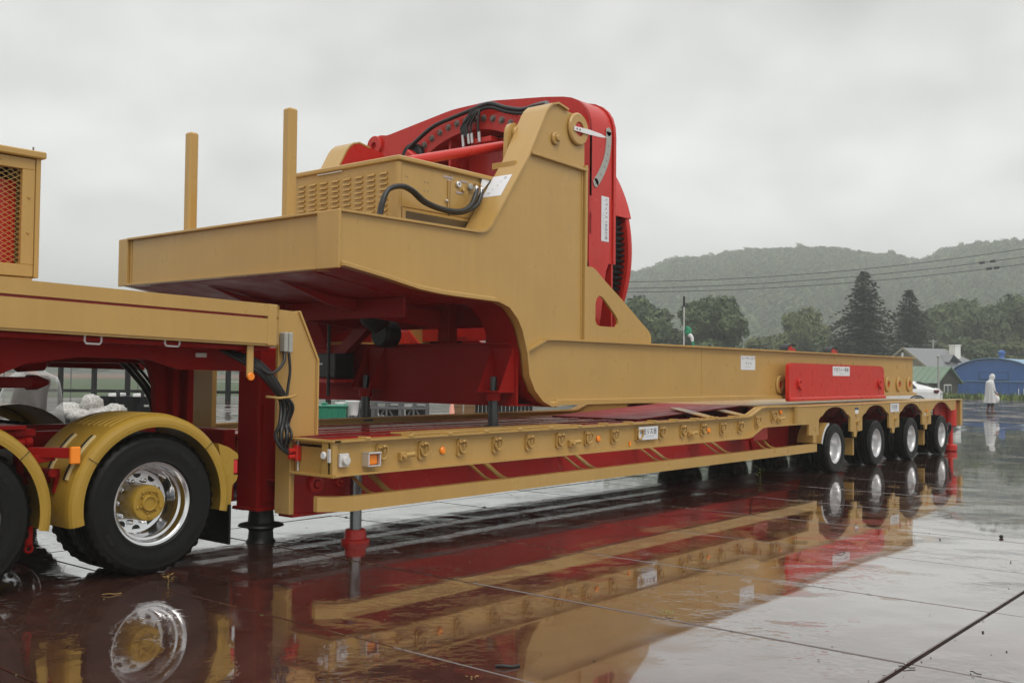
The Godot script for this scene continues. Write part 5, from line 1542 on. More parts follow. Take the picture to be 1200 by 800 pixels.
	lug.bar(Vector3(8.72, 3.80, -7.10), Vector3(8.72, 3.80, -7.43), 0.22, 0.07)
	lug.prism(P([8.60, 3.72, 8.66, 3.70, 9.02, 4.22, 8.94, 4.22]), -7.12, -7.09)
	obj("ram_lug", lug, M.gold, t)
	obj("lug_bore", MB.new().cyl(Vector3(8.95, 4.22, -7.43), Vector3(8.95, 4.22, -7.316), 0.043, 18), M.black, t)
	var fd := Vector3(8.70 - 8.14, 3.86 - 3.10, 0).normalized()
	var fn := Vector3(-fd.y, fd.x, 0)
	var tp := plate_texture(60, 90, [[["k4"], 38, 6, 10, 0.6], [["n"], 32, 22, 9, 0.6], [["i"], 26, 38, 9, 0.5], [["re"], 18, 54, 9, 0.5], [["k2"], 10, 70, 9, 0.6]])
	var o0 := Vector3(8.14, 3.10, 0) + fd * 0.36 + fn * 0.024
	plate("notice", Vector3(o0.x, o0.y, -7.33), Vector3(0, 0, 0.27), fd * 0.32, fn, tp, t)
	obj("notice_fold", MB.new().prism(P([o0.x - 0.04, o0.y + 0.02, o0.x + 0.2, o0.y + 0.26, o0.x + 0.03, o0.y + 0.24]), -7.350, -7.345), M.white, t)
	obj("tilt_ram", MB.new().cyl(Vector3(7.5, 3.70, -7.62), Vector3(9.02, 4.135, -7.62), 0.055, 20, 0.01).cyl(Vector3(8.90, 4.10, -7.62), Vector3(9.10, 4.155, -7.62), 0.03, 14), M.red, t)
	# --- stakes on the nose
	for z in [-7.95, -9.62]:
		obj("stake", MB.new().bx(Vector3(6.16, 2.85, z - 0.055), Vector3(6.27, 4.04, z + 0.055), 0.018), M.gold, t)
	build_yoke(t)

func build_yoke(t: Node3D) -> void:
	var xf := 10.34
	var xb := 10.90
	var zc := -9.28
	var yc := 3.20
	var outer := rounded([-7.32, 1.95, 0, -7.32, 4.95, 0.42, -8.02, 5.06, 0.1, -8.95, 5.16, 0.1, -9.66, 5.15, 0.15, -10.97, 4.97, 0.05, -11.13, 5.0, 0.06, -11.33, 4.92, 0.10, -11.36, 4.62, 0.12, -11.24, 4.45, 0.0, -11.24, 1.95, 0], 6, false)
	var poly := outer.duplicate()
	var inner := PackedVector2Array([Vector2(-10.75, 1.95), Vector2(-10.75, 2.9)])
	for i in 25:
		var a := deg_to_rad(168.0 - 156.0 * i / 24)
		inner.append(Vector2(zc + 1.62 * cos(a), yc + 1.62 * sin(a)))
	inner.append_array([Vector2(-7.70, 2.9), Vector2(-7.70, 1.95)])
	poly.append_array(inner)
	var y := obj("tilting_yoke", MB.new().prism(poly, xf, xf + 0.05, 0), M.red, t)
	# the rim that closes the yoke all round, with a raised lip at its back edge
	var rim_path := outer.duplicate()
	rim_path[0] = Vector2(-7.32, 2.9)
	obj("yoke_rim", MB.new().prism(MB.ribbon(rim_path, 0.03), xf + 0.003, xb - 0.05, 0), M.red, y)
	obj("yoke_lip", MB.new().prism(MB.ribbon(rim_path, -0.022), xb - 0.05, xb, 0), M.red, y)
	obj("yoke_foot", MB.new().prism(P([10.34, 2.9, 10.34, 1.95, 10.56, 1.95, 10.72, 2.80, 10.78, 2.9]), -7.37, -7.322), M.red, y)
	obj("yoke_back", MB.new().prism(poly, xb - 0.06, xb - 0.03, 0), M.red, y)
	obj("inner_wall", MB.new().prism(MB.ribbon(inner, 0.02), xf + 0.05, xb - 0.06, 0), M.red, y)
	obj("yoke_eye", MB.new().ring(Vector3(xf - 0.05, 4.84, -11.2), Vector3(xf, 4.84, -11.2), 0.055, 0.15, 24, 0.01), M.red, y)
	# slewing ring with its bolts
	var sr := obj("slewing_ring", MB.new().ring(Vector3(xf - 0.035, yc, zc), Vector3(xf + 0.004, yc, zc), 1.60, 1.88, 96, 0.008), M.red, t)
	var bm := MB.new().cyl(Vector3(0.03, 0, 0), Vector3(-0.035, 0, 0), 0.036, 6, 0.006).ring(Vector3(0.0, 0, 0), Vector3(-0.008, 0, 0), 0.01, 0.05, 14, 0.003).mesh()
	for k in 30:
		var a := deg_to_rad(12.0 + 5.4 * k)
		var b := obj("bolt", bm, M.bolt, sr, true)
		b.position = Vector3(xf - 0.036, yc + 1.745 * sin(a), zc + 1.745 * cos(a))
		b.rotation.x = a
	obj("inner_plate", MB.new().prism(P([-10.7, 1.95, -10.7, 3.6, -10.3, 4.4, -9.7, 4.75, -8.9, 4.78, -8.2, 4.45, -7.75, 3.7, -7.75, 1.95]), xb - 0.12, xb - 0.10, 0), M.red, t)
	for z in [-8.58, -8.25, -9.75]:
		obj("stiffener", MB.new().bx(Vector3(xf + 0.05, 2.0, z - 0.02), Vector3(xb - 0.12, 4.80, z + 0.02), 0.004), M.red, t)
	obj("hose_bracket", MB.new().bx(Vector3(xf - 0.10, 4.58, -9.22), Vector3(xf + 0.06, 4.66, -8.86), 0.01), M.red, t)
	var hub := MB.new()
	hub.cyl(Vector3(xf - 0.12, 4.55, -10.35), Vector3(xf + 0.05, 4.55, -10.35), 0.21, 28, 0.02)
	obj("ring_motor", hub, M.dark_steel, t)
	obj("valve_block", MB.new().box(Vector3(xf - 0.2, 4.52, -10.25), Vector3(0.12, 0.16, 0.2), 0.02, Basis(Vector3.RIGHT, 0.6)).box(Vector3(xf - 0.2, 4.50, -10.48), Vector3(0.12, 0.12, 0.16), 0.02, Basis(Vector3.RIGHT, -0.4)), M.red, t)
	obj("valve_cap", MB.new().ring(Vector3(xf - 0.3, 4.50, -10.55), Vector3(xf - 0.22, 4.50, -10.55), 0.025, 0.06, 16), M.plastic_white, t)
	# gear ring behind the yoke
	var gx := Basis(Vector3.DOWN, Vector3.RIGHT, Vector3(0, 0, 1))
	var teeth := func(k: int, i: int, rr: float) -> float:
		return rr - 0.075 if (k % 4 < 2 and i in [1, 2]) else rr
	obj("gear_ring", MB.new().lathe(P([1.5, 0.0, 1.90, 0.0, 1.90, 0.30, 1.5, 0.30]), 640, Basis(Vector3.DOWN, Vector3.RIGHT, Vector3(0, 0, -1)), Vector3(10.94, yc - 0.1, zc), teeth, 5.0), M.rubber, t)
	obj("gear_rim", MB.new().ring(Vector3(11.25, yc - 0.1, zc), Vector3(11.33, yc - 0.1, zc), 1.3, 1.965, 128, 0.02), M.red, t)
	var cv := PackedVector2Array()
	for i in 15:
		var a := deg_to_rad(13.0 + 40.0 * i / 14)
		cv.append(Vector2(zc + 1.98 * cos(a), yc - 0.1 + 1.98 * sin(a)))
	obj("gear_guard", MB.new().prism(MB.ribbon(cv, 0.02), 10.92, 11.34, 0), M.red, t)
	obj("guard_tip", MB.new().prism(P([10.88, 4.01, 10.95, 3.985, 10.90, 3.95]), -7.34, -7.32), M.red, t)
	# dial of the pointer and the lettered strip
	var dial := P([10.745, 4.58, 10.748, 4.47, 10.738, 4.375, 10.715, 4.27, 10.672, 4.16, 10.61, 4.06, 10.54, 3.965, 10.47, 3.89])
	var d := obj("dial", MB.new().prism(MB.ribbon(dial, 0.055), -7.319, -7.309).prism(MB.ribbon(dial, -0.055), -7.319, -7.309).cyl(Vector3(10.745, 4.58, -7.319), Vector3(10.745, 4.58, -7.309), 0.055, 16, 0.0).cyl(Vector3(10.47, 3.89, -7.319), Vector3(10.47, 3.89, -7.309), 0.055, 16, 0.0), M.grey_plate, t)
	for p in [[10.745, 4.58], [10.74, 4.40], [10.72, 4.29], [10.70, 4.20], [10.65, 4.12], [10.57, 4.01], [10.50, 3.93], [10.46, 3.88]]:
		obj("dial_mark", MB.new().cyl(Vector3(p[0], p[1], -7.31), Vector3(p[0], p[1], -7.305), 0.009, 8, 0.001), M.bolt, d)
	plate("strip_notice", Vector3(10.60, 3.175, -7.316), Vector3(0, 0.57, 0), Vector3(-0.001, 0, 0) + Vector3(0.17, 0, 0), Vector3(0, 0, 1), turned_strip(), t)
	# hoses over the top of the yoke
	var sets := [[0.0, 0.030], [0.05, 0.026]]
	for s in sets:
		var o: float = s[0]
		obj("hydraulic_hose", MB.new().tube(bez([Vector3(9.62, 4.66 - o, -7.50), Vector3(9.83, 4.80 - o, -7.60), Vector3(10.12, 4.90 - o, -8.0), Vector3(10.2, 4.91 - o, -8.3), Vector3(10.2, 4.98 - o, -8.58), Vector3(10.2, 5.07 - o, -8.82), Vector3(10.2, 5.07 - o, -9.0), Vector3(10.2, 5.03 - o, -9.14), Vector3(10.2, 4.90 - o, -9.27), Vector3(10.2, 4.74 - o, -9.33 + o)], 6), s[1], 8), M.hose, t)
	obj("hydraulic_hose", MB.new().tube(bez([Vector3(10.2, 5.07, -8.95), Vector3(10.2, 5.04, -9.18), Vector3(10.2, 4.99, -9.5), Vector3(10.2, 4.92, -9.88), Vector3(10.2, 4.77, -10.2), Vector3(10.2, 4.66, -10.38)], 6), 0.030, 8), M.hose, t)
	for k in 4:
		var z: float = -9.34 + [0.01, 0.11, 0.17, 0.30][k]
		obj("hydraulic_hose", MB.new().tube(bez([Vector3(10.2, 5.05, -9.05), Vector3(10.18, 4.98, -9.14 + k * 0.04), Vector3(10.18, 4.84, z), Vector3(10.19, 4.72, z)], 5), 0.018, 7), M.hose, t)
		obj("hose_fitting", MB.new().cyl(Vector3(10.2, 4.73, z), Vector3(10.22, 4.59 if k > 0 else 4.56, z), 0.022, 10, 0.004), M.silver, t)

func turned_strip() -> ImageTexture:
	# the writing reads upwards along the strip
	return plate_texture(240, 66, [[["k1", "k2", "k4", "k3", "to", "su", "i", "n", "gu", "ri"], 10, 12, 19, 0.85], [["n", "long", "re", "i", "n", "gu", "ri", "n"], 66, 44, 9, 0.6]])

# ---------------------------------------------------------------- the two power units
func lattice(b: MB, o: Vector3, ux: Vector3, uy: Vector3, w: float, h: float, cw: float, chh: float, r: float) -> void:
	# expanded metal: rows of diamonds made of thin bars
	var nx := int(w / cw)
	var ny := int(h / chh)
	var n := ux.cross(uy)
	for j in ny:
		for i in nx:
			var c := o + ux * (i + 0.5) * cw + uy * (j + 0.5) * chh
			var l := c - ux * cw * 0.5
			var rr := c + ux * cw * 0.5
			var tp := c + uy * chh * 0.5
			var bt := c - uy * chh * 0.5
			for s in [[l, tp], [tp, rr], [rr, bt], [bt, l]]:
				var d: Vector3 = (s[1] - s[0]).normalized()
				var p := d.cross(n).normalized() * r
				b.q(s[0] + p, s[1] + p, s[1] - p, s[0] - p, n)
				b.q(s[0] + p, s[1] + p, s[1] + p - n * r, s[0] + p - n * r, p.normalized())

func build_power_units() -> void:
	# --- the one on the gooseneck, with the mesh window
	var g := thing("engine_housing", "gold engine housing with a mesh window over a red radiator, on the gooseneck", "engine housing", Vector3(2.4, 2.1, -8.0))
	var b := MB.new()
	b.bx(Vector3(1.2, 2.13, -9.2), Vector3(3.40, 2.99, -7.55), 0.01)
	obj("body", b, M.black, g)
	var pn := MB.new()
	pn.bx(Vector3(1.2, 2.14, -7.24), Vector3(3.40, 2.225, -7.20), 0.004)
	pn.bx(Vector3(1.2, 2.895, -7.24), Vector3(3.40, 2.975, -7.20), 0.004)
	pn.bx(Vector3(3.31, 2.225, -7.24), Vector3(3.40, 2.895, -7.20), 0.004)
	obj("window_frame", pn, M.gold, g)
	obj("side_wall", MB.new().bx(Vector3(3.365, 2.14, -9.2), Vector3(3.395, 2.975, -7.24), 0.004), M.gold, g)
	obj("corner_post", MB.new().bx(Vector3(3.402, 2.135, -7.28), Vector3(3.435, 2.99, -7.19), 0.004), M.gold, g)
	obj("base_frame", MB.new().bx(Vector3(1.2, 2.085, -9.2), Vector3(3.40, 2.135, -7.21), 0.004), M.gold, g)
	obj("lid", MB.new().bx(Vector3(1.2, 2.98, -9.25), Vector3(3.46, 3.03, -7.16), 0.008), M.gold, g)
	obj("lid_screw", MB.new().cyl(Vector3(3.38, 3.03, -7.2), Vector3(3.38, 3.06, -7.2), 0.006, 6), M.bolt, g)
	obj("radiator", MB.new().bx(Vector3(1.3, 2.20, -7.40), Vector3(3.33, 2.83, -7.34), 0.004), M.red, g)
	var lt := MB.new()
	lattice(lt, Vector3(3.33 - 0.062 * 24, 2.20, -7.225), Vector3.RIGHT, Vector3.UP, 0.062 * 24, 0.036 * 20, 0.062, 0.036, 0.0017)
	obj("mesh_window", lt, M.gold, g)
	for p in [[3.16, 2.945], [2.6, 2.945], [3.355, 2.70], [3.355, 2.45]]:
		obj("screw", MB.new().cyl(Vector3(p[0], p[1], -7.2), Vector3(p[0], p[1], -7.19), 0.009, 8, 0.002), M.gold, g)
	# --- the one behind the nose, with louvres
	var u := thing("hydraulic_unit", "gold louvred hydraulic unit standing on the frame's nose behind the two stakes", "hydraulic unit", Vector3(7.85, 2.88, -8.6))
	var x0 := 7.10
	var x1 := 8.58
	var zn := -7.36
	var zf := -8.98
	obj("cabinet", MB.new().bx(Vector3(x0 + 0.01, 2.88, zf), Vector3(x1, 3.62, zn - 0.02), 0.006), M.gold, u)
	obj("cabinet_lid", MB.new().bx(Vector3(x0 - 0.02, 3.615, zf - 0.03), Vector3(x1 + 0.02, 3.665, zn + 0.03), 0.01), M.gold, u)
	obj("corner_post", MB.new().bx(Vector3(x0 - 0.004, 2.885, zn - 0.055), Vector3(x0 + 0.05, 3.61, zn + 0.006), 0.008), M.gold, u)
	obj("corner_post", MB.new().bx(Vector3(x1 - 0.06, 2.885, zn - 0.055), Vector3(x1, 3.61, zn + 0.006), 0.006), M.gold, u)
	obj("door_panel", MB.new().bx(Vector3(7.16, 3.16, zn - 0.02), Vector3(7.855, 3.585, zn - 0.008), 0.004), M.gold, u)
	obj("door_panel", MB.new().bx(Vector3(7.875, 3.16, zn - 0.02), Vector3(8.50, 3.585, zn - 0.010), 0.004), M.gold, u)
	obj("door_gap", MB.new().bx(Vector3(7.857, 3.13, zn - 0.019), Vector3(7.873, 3.53, zn - 0.012), 0.0), M.black, u)
	obj("lower_panel", MB.new().bx(Vector3(7.17, 2.9, zn - 0.02), Vector3(8.50, 3.15, zn - 0.006), 0.004), M.gold, u)
	obj("vent_dark", MB.new().bx(Vector3(7.22, 2.9, zn - 0.006), Vector3(8.40, 3.12, zn - 0.004), 0.0), M.black, u)
	var lm := MB.new()
	lattice(lm, Vector3(7.22, 2.965, zn + 0.001), Vector3.RIGHT, Vector3.UP, 0.049 * 24, 0.03 * 5, 0.049, 0.03, 0.0016)
	obj("vent_mesh", lm, M.gold, u)
	obj("latch_bar", MB.new().bx(Vector3(7.825, 3.16, zn - 0.006), Vector3(7.845, 3.52, zn + 0.012), 0.004), M.gold, u)
	obj("latch_knob", MB.new().ball(Vector3(7.80, 3.30, zn + 0.01), Vector3(0.016, 0.016, 0.016)), M.silver, u)
	for p in [[7.76, 3.555, 0.15], [7.96, 3.415, 0.10], [8.03, 3.545, 0.11], [7.82, 3.525, 0.05]]:
		obj("small_tag", MB.new().bx(Vector3(p[0], p[1] - 0.011, zn - 0.008), Vector3(p[0] + p[2], p[1] + 0.011, zn - 0.003), 0.001), mat(lin(0.42, 0.36, 0.36), 0.4), u)
	obj("gauge", MB.new().ring(Vector3(7.985, 3.50, zn - 0.01), Vector3(7.985, 3.50, zn + 0.02), 0.012, 0.036, 16, 0.006), M.silver, u)
	obj("gauge", MB.new().cyl(Vector3(8.17, 3.50, zn - 0.01), Vector3(8.17, 3.50, zn + 0.03), 0.036, 16, 0.008), M.grey_plate, u)
	obj("tap", MB.new().cyl(Vector3(8.06, 3.45, zn - 0.01), Vector3(8.06, 3.45, zn + 0.02), 0.02, 12), M.gold, u)
	for p in [[7.21, 3.47], [7.24, 3.465], [7.48, 3.45], [7.53, 3.45], [7.48, 3.36], [7.53, 3.36], [7.12, 3.2]]:
		obj("screw", MB.new().cyl(Vector3(p[0], p[1], zn - 0.012), Vector3(p[0], p[1], zn - 0.004), 0.007, 6, 0.001), M.bolt, u)
	for s in [0.0, 0.085]:
		obj("hose", MB.new().tube(bez([Vector3(6.74 + s * 0.2, 2.93, -7.24 - s * 0.4), Vector3(6.78 + s * 0.2, 3.12, -7.24 - s * 0.4), Vector3(6.86 + s * 0.2, 3.27, -7.24 - s * 0.3), Vector3(7.02, 3.325, -7.22 - s * 0.3), Vector3(7.16, 3.30, -7.21 - s * 0.3), Vector3(7.36, 3.215, -7.22 - s * 0.4), Vector3(7.62, 3.175, -7.22 - s * 0.4), Vector3(7.88, 3.19 - s * 0.2, -7.22 - s * 0.3), Vector3(8.06 + s * 0.8, 3.28 - s * 0.1, -7.24), Vector3(8.15 + s, 3.40, -7.26), Vector3(8.19 + s, 3.47, -7.28)], 5), 0.026, 8), M.hose, u)
		obj("hose_fitting", MB.new().cyl(Vector3(8.155 + s, 3.41, -7.262), Vector3(8.20 + s, 3.50, -7.29), 0.022, 10, 0.004), M.silver, u)
		obj("brass_nut", MB.new().cyl(Vector3(8.20 + s, 3.50, -7.29), Vector3(8.215 + s, 3.53, -7.335), 0.018, 6, 0.003), mat(lin(0.55, 0.36, 0.12), 0.3, 0.8), u)
	obj("hose_fitting", MB.new().cyl(Vector3(6.755, 2.88, -7.26), Vector3(6.755, 2.98, -7.26), 0.03, 12), M.silver, u)
	# louvres: a pressed hood with an open lower edge
	var lv := MB.new()
	var prof := P([0, 0.016, -0.016, 0.004, -0.020, -0.010, -0.016, -0.012, -0.012, 0.0, 0, 0.008])
	var lp := MB.new()
	lp.prism(prof, -0.055, 0.055, 2)
	for v in lp.V: lv.V.append(v)
	for v in lp.N: lv.N.append(v)
	var lmesh := lv.mesh()
	for c in 8:
		for r in 9:
			var l := obj("louvre", lmesh, M.gold, u, true)
			l.position = Vector3(x0 + 0.009, 3.505 - r * 0.0535, -7.575 - c * 0.185) - u.position
	obj("rain_strip", MB.new().bx(Vector3(x0 - 0.012, 3.595, -8.6), Vector3(x0 + 0.01, 3.607, -8.2), 0.002), M.plastic_white, u)
	# --- things seen over the unit: the far tower's eye

# ---------------------------------------------------------------- small things about the yard
func build_yard_things() -> void:
	rng.seed = 700
	var bag_n := noise(FastNoiseLite.TYPE_SIMPLEX_SMOOTH, 1.3, 3, 70)
	var bag_m := tri(mat(lin(0.80, 0.78, 0.75), 0.35), 3.0, T.rough, null, T.peel, 0.3)
	var tb := thing("loading_table", "low dark steel table under the heap of white bags", "table", Vector3(8.2, 0, -15.25))
	obj("table_top", MB.new().box(Vector3(8.2, 0.63, -15.3), Vector3(1.5, 0.05, 1.0), 0.01), M.dark_steel, tb)
	for s in [[-0.65, -0.42], [0.65, -0.42], [0.65, 0.42], [-0.65, 0.42]]:
		obj("leg", MB.new().box(Vector3(8.2 + s[0], 0.30, -15.3 + s[1]), Vector3(0.06, 0.61, 0.06), 0.006), M.dark_steel, tb)
	var bags := [[7.98, 0.80, -15.50, 0.30, 0.16, "flat white bag at the left end of the heap"], [8.17, 0.94, -15.26, 0.17, 0.16, "round white bag on top of the heap"], [8.42, 0.80, -15.02, 0.19, 0.15, "white bag at the right end of the heap"],
		[8.24, 0.78, -15.10, 0.22, 0.13, "white bag at the front of the heap, below the topmost one"], [8.02, 0.76, -15.22, 0.22, 0.12, "creased white bag low in the heap's front left"]]
	for k in bags.size():
		var a: Array = bags[k]
		var f := func(u: Vector3) -> float: return 1.0 + 0.32 * bag_n.get_noise_3d(u.x * 0.9 + k * 9.0, u.y * 0.9, u.z * 0.9) + 0.05 * bag_n.get_noise_3d(u.x * 2.2, u.y * 4.0 + k * 5.0, u.z * 2.2)
		solo("white_bag", MB.new().ball(Vector3(a[0], a[1], a[2]), Vector3(a[3], a[4], a[3]), 28, 20, f), bag_m, a[5] + " behind the mudguards", "bag", "white bags on the table")
	# dark ballast blocks behind the bags
	var bl := ["left", "second", "third", "right"]
	for k in 4:
		var c := Vector3(13.45 + 0.40 * k, 0, -24.6 + 0.47 * k)
		var o := thing("ballast_block", "%s of the four black ballast blocks seen under the gooseneck" % (["leftmost", "second from the left", "third from the left", "rightmost"][k]), "ballast block", c, "black ballast blocks")
		obj("block", MB.new().prism(P([-0.26, 0, 0.26, 0, 0.26, 0.55, 0.15, 0.80, -0.15, 0.80, -0.26, 0.55]), -0.55, 0.25), M.matte_black, o, true)
		obj("white_cap", MB.new().box(Vector3(0.31, 0.84, -0.2), Vector3(0.20, 0.08, 0.7), 0.01), M.white, o, true)
		obj("label_plate", MB.new().box(Vector3(-0.02, 0.58, 0.255), Vector3(0.12, 0.05, 0.01), 0.002), M.grey_plate, o, true)
		obj("lifting_pin", MB.new().cyl(Vector3(-0.18, 0.76, 0.1), Vector3(-0.18, 0.95, 0.1), 0.05, 10), M.black, o, true)
		o.rotation.y = deg_to_rad(-49.7)
	# fence at the yard's far edge
	var fc := thing("pipe_fence", "fence of dark posts under a pale top rail, between yard and field", "fence", Vector3(25.0, 0, -48.0))
	var dv := Vector3(0.64, 0, 0.768)
	var p0 := Vector3(24.54, 0, -48.83)
	for i in range(-6, 9):
		var p := p0 + dv * 1.635 * i
		obj("post", MB.new().box(p + Vector3(0, 0.82, 0), Vector3(0.2, 1.66, 0.2), 0.01), M.matte_black, fc)
		if i % 2 == 0:
			obj("thin_post", MB.new().cyl(p + dv * 0.5 + Vector3(0, -0.05, 0), p + dv * 0.5 + Vector3(0, 1.84, 0), 0.03, 8), M.steel, fc)
	obj("top_rail", MB.new().cyl(p0 - dv * 12 + Vector3(0, 1.80, 0), p0 + dv * 16 + Vector3(0, 1.80, 0), 0.035, 8), M.plastic_white, fc)
	obj("bottom_rail", MB.new().bar(p0 - dv * 12 + Vector3(0, 0.42, 0.05), p0 + dv * 16 + Vector3(0, 0.42, 0.05), 0.1, 0.14), M.matte_black, fc)
	# things glimpsed under the frame
	var gm := mat(lin(0.015, 0.20, 0.12), 0.45)
	var gc := thing("green_crate", "green ribbed plastic crate seen between the neck and the frame", "crate", Vector3(15.85, 0, -18.6))
	obj("crate_body", MB.new().box(Vector3(0, 0.33, 0), Vector3(0.75, 0.66, 0.5), 0.02), gm, gc, true)
	obj("crate_rim", MB.new().box(Vector3(0, 0.685, 0), Vector3(0.80, 0.05, 0.55), 0.015), gm, gc, true)
	for k in 6: obj("rib", MB.new().box(Vector3(-0.32 + k * 0.128, 0.35, 0.255), Vector3(0.03, 0.60, 0.03), 0.006), gm, gc, true)
	obj("handle", MB.new().box(Vector3(-0.14, 0.74, 0), Vector3(0.14, 0.06, 0.1), 0.02), gm, gc, true)
	gc.rotation.y = deg_to_rad(-45)
	for k in 2:
		var c := Vector3(16.25 + k * 0.06, 0, -18.65 + k * 0.3)
		solo("white_bucket", MB.new().lathe(P([0, 0, 0.13, 0, 0.16, 0.30, 0.17, 0.31, 0.17, 0.34, 0.0, 0.345]), 20, Basis(), c + Vector3(0, 0.42 + k * 0.05, 0)), M.white, ["white bucket behind the right end of the green crate", "lower white bucket just in front of the other one"][k], "bucket", "white buckets by the green crate")
	solo("bucket_stand", MB.new().box(Vector3(16.3, 0.21, -18.5), Vector3(0.6, 0.42, 0.6), 0.02), M.dark_steel, "dark box that the white buckets stand on", "box")
	solo("yellow_bottle", MB.new().lathe(P([0, 0, 0.05, 0, 0.055, 0.02, 0.055, 0.16, 0.025, 0.21, 0.025, 0.24, 0, 0.245]), 14, Basis(), Vector3(16.75, 0.58, -18.35)), mat(lin(0.55, 0.50, 0.04), 0.4), "yellow bottle on the grey steel skids", "bottle")
	for k in 3:
		var c := Vector3(16.95 + k * 0.42, 0, -18.75 + k * 0.50)
		var o := thing("steel_skid", "%s of the three grey steel skids under the frame" % ["leftmost", "middle", "rightmost"][k], "steel skid", c, "grey steel skids")
		var gs := tri(mat(lin(0.16, 0.165, 0.17), 0.45, 0.4), 1.0, T.grime)
		for y in [0.10, 0.62, 0.76]:
			obj("rail", MB.new().box(Vector3(0, y, 0.3), Vector3(0.68, 0.055, 0.06), 0.006), gs, o, true)
			obj("rail", MB.new().box(Vector3(0, y, -0.3), Vector3(0.68, 0.055, 0.06), 0.006), gs, o, true)
		for x in [-0.31, 0.0, 0.31]:
			for z in [-0.3, 0.3]:
				obj("upright", MB.new().box(Vector3(x, 0.40, z), Vector3(0.05, 0.80, 0.05), 0.006), gs, o, true)
		obj("brace", MB.new().bar(Vector3(-0.3, 0.15, 0.27), Vector3(0.0, 0.70, 0.27), 0.03, 0.04), gs, o, true)
		obj("brace", MB.new().bar(Vector3(0.3, 0.15, 0.27), Vector3(0.0, 0.70, 0.27), 0.03, 0.04), gs, o, true)
		obj("gearbox", MB.new().box(Vector3(0.1, 0.5, 0.0), Vector3(0.34, 0.36, 0.4), 0.04).cyl(Vector3(-0.2, 0.55, 0.1), Vector3(0.05, 0.55, 0.1), 0.1, 14), M.dark_steel, o, true)
		o.rotation.y = deg_to_rad(-50)
	var cn := thing("traffic_cone", "faded orange traffic cone beside the wooden crates", "traffic cone", Vector3(17.67, 0, -16.4))
	obj("cone", MB.new().lathe(P([0.15, 0.03, 0.13, 0.06, 0.035, 0.80, 0.02, 0.82, 0.0, 0.82]), 20), mat(lin(0.72, 0.33, 0.25), 0.5), cn, true)
	obj("base", MB.new().box(Vector3(0, 0.02, 0), Vector3(0.38, 0.04, 0.38), 0.01), mat(lin(0.72, 0.33, 0.25), 0.5), cn, true)
	var wood := tri(mat(lin(0.22, 0.125, 0.06), 0.7), 1.5, T.grime)
	for k in 2:
		var o := thing("wooden_crate", ["left wooden crate beside the traffic cone", "right wooden crate, next to the dark planks"][k], "crate", Vector3(19.17 + k * 0.20, 0, -17.6 + k * 0.24), "wooden crates")
		for j in 5: obj("board", MB.new().box(Vector3(0, 0.08 + j * 0.155, 0.14), Vector3(0.28, 0.14, 0.02), 0.003), wood, o, true)
		obj("crate_core", MB.new().box(Vector3(0, 0.385, 0), Vector3(0.26, 0.75, 0.25), 0.005), wood, o, true)
		for s in [-1, 1]: obj("batten", MB.new().box(Vector3(0.12 * s, 0.39, 0.157), Vector3(0.04, 0.77, 0.014), 0.003), wood, o, true)
		o.rotation.y = deg_to_rad(-50)
	var dp := thing("plank_stack", "dark stack of upright planks right of the wooden crates", "plank stack", Vector3(20.2, 0, -17.0))
	for k in 16:
		obj("plank", MB.new().box(Vector3(-0.75 + k * 0.1, 0.36 + 0.01 * (k % 3), 0.0), Vector3(0.085, 0.72, 0.05), 0.006), tri(mat(lin(0.05, 0.04, 0.035), 0.6), 1.0, T.grime) if k == 0 else M.dark_steel, dp, true)
	dp.rotation.y = deg_to_rad(-50)
	litter()
	# bits lying on the slabs
	var leafm := mat(lin(0.16, 0.26, 0.03), 0.5)
	leafm.cull_mode = BaseMaterial3D.CULL_DISABLED
	var dry := mat(lin(0.30, 0.20, 0.06), 0.6)
	weed("weed", Vector3(4.01, 0, -6.39), 0.085, 14, dry, "small yellowish weed growing in a joint by the big wheel", 3)
	weed("weed", Vector3(13.74, 0, -6.67), 0.16, 12, leafm, "green weed growing by the trailer's bogie", 4)
	weed("fallen_leaves", Vector3(5.6, 0, -3.36), 0.035, 16, leafm, "small clump of green leaves lying on the wet slab", 5)
	weed("fallen_leaves", Vector3(3.79, 0, -3.35), 0.022, 12, dry, "pale scrap of leaves at the near edge beside a dark twig", 6)
	var tw := ["dark wet twig lying near the joint in the foreground", "bent twig lying on the pale slab at the far joint", "curved twig at the wide joint's near end", "hooked twig on the slab in the near right corner", "thin dark twig lying far out on the bright slab", "yellow straw lying before the tractor's wheel"]
	var ts := [[4.06, -3.36, 0.06, 0.9], [8.55, -3.40, 0.07, 0.3], [5.42, -1.81, 0.04, 1.4], [5.55, -1.51, 0.03, 2.0], [11.69, -3.45, 0.12, 0.2], [3.60, -6.40, 0.06, 0.6]]
	for k in ts.size():
		var a: Array = ts[k]
		var d: Vector3 = Vector3(cos(a[3]), 0, sin(a[3])) * a[2]
		var s := Vector3(-d.z, 0, d.x)
		var p := Vector3(a[0], 0.006, a[1])
		solo("twig", MB.new().tube(bez([p - d, p - d * 0.3 + s * 0.25 + Vector3(0, 0.006, 0), p + d * 0.4 + s * 0.1, p + d - s * 0.3], 4), 0.0028 if k != 0 else 0.009, 6), M.black if k != 5 else dry, tw[k], "twig", "bits lying on the slabs")
	var sp := [[10.42, -2.6, 0.026, "largest dark stone, on the bright slab at the right edge"], [6.48, -1.72, 0.009, "small dark pebble on the near right slab, by the wide joint"], [6.11, -1.50, 0.006, "smallest dark pebble on the near right slab"], [9.9, -3.0, 0.010, "dark pebble on the far bright slab"], [9.1, -2.2, 0.008, "dark pebble between the two far joints"]]
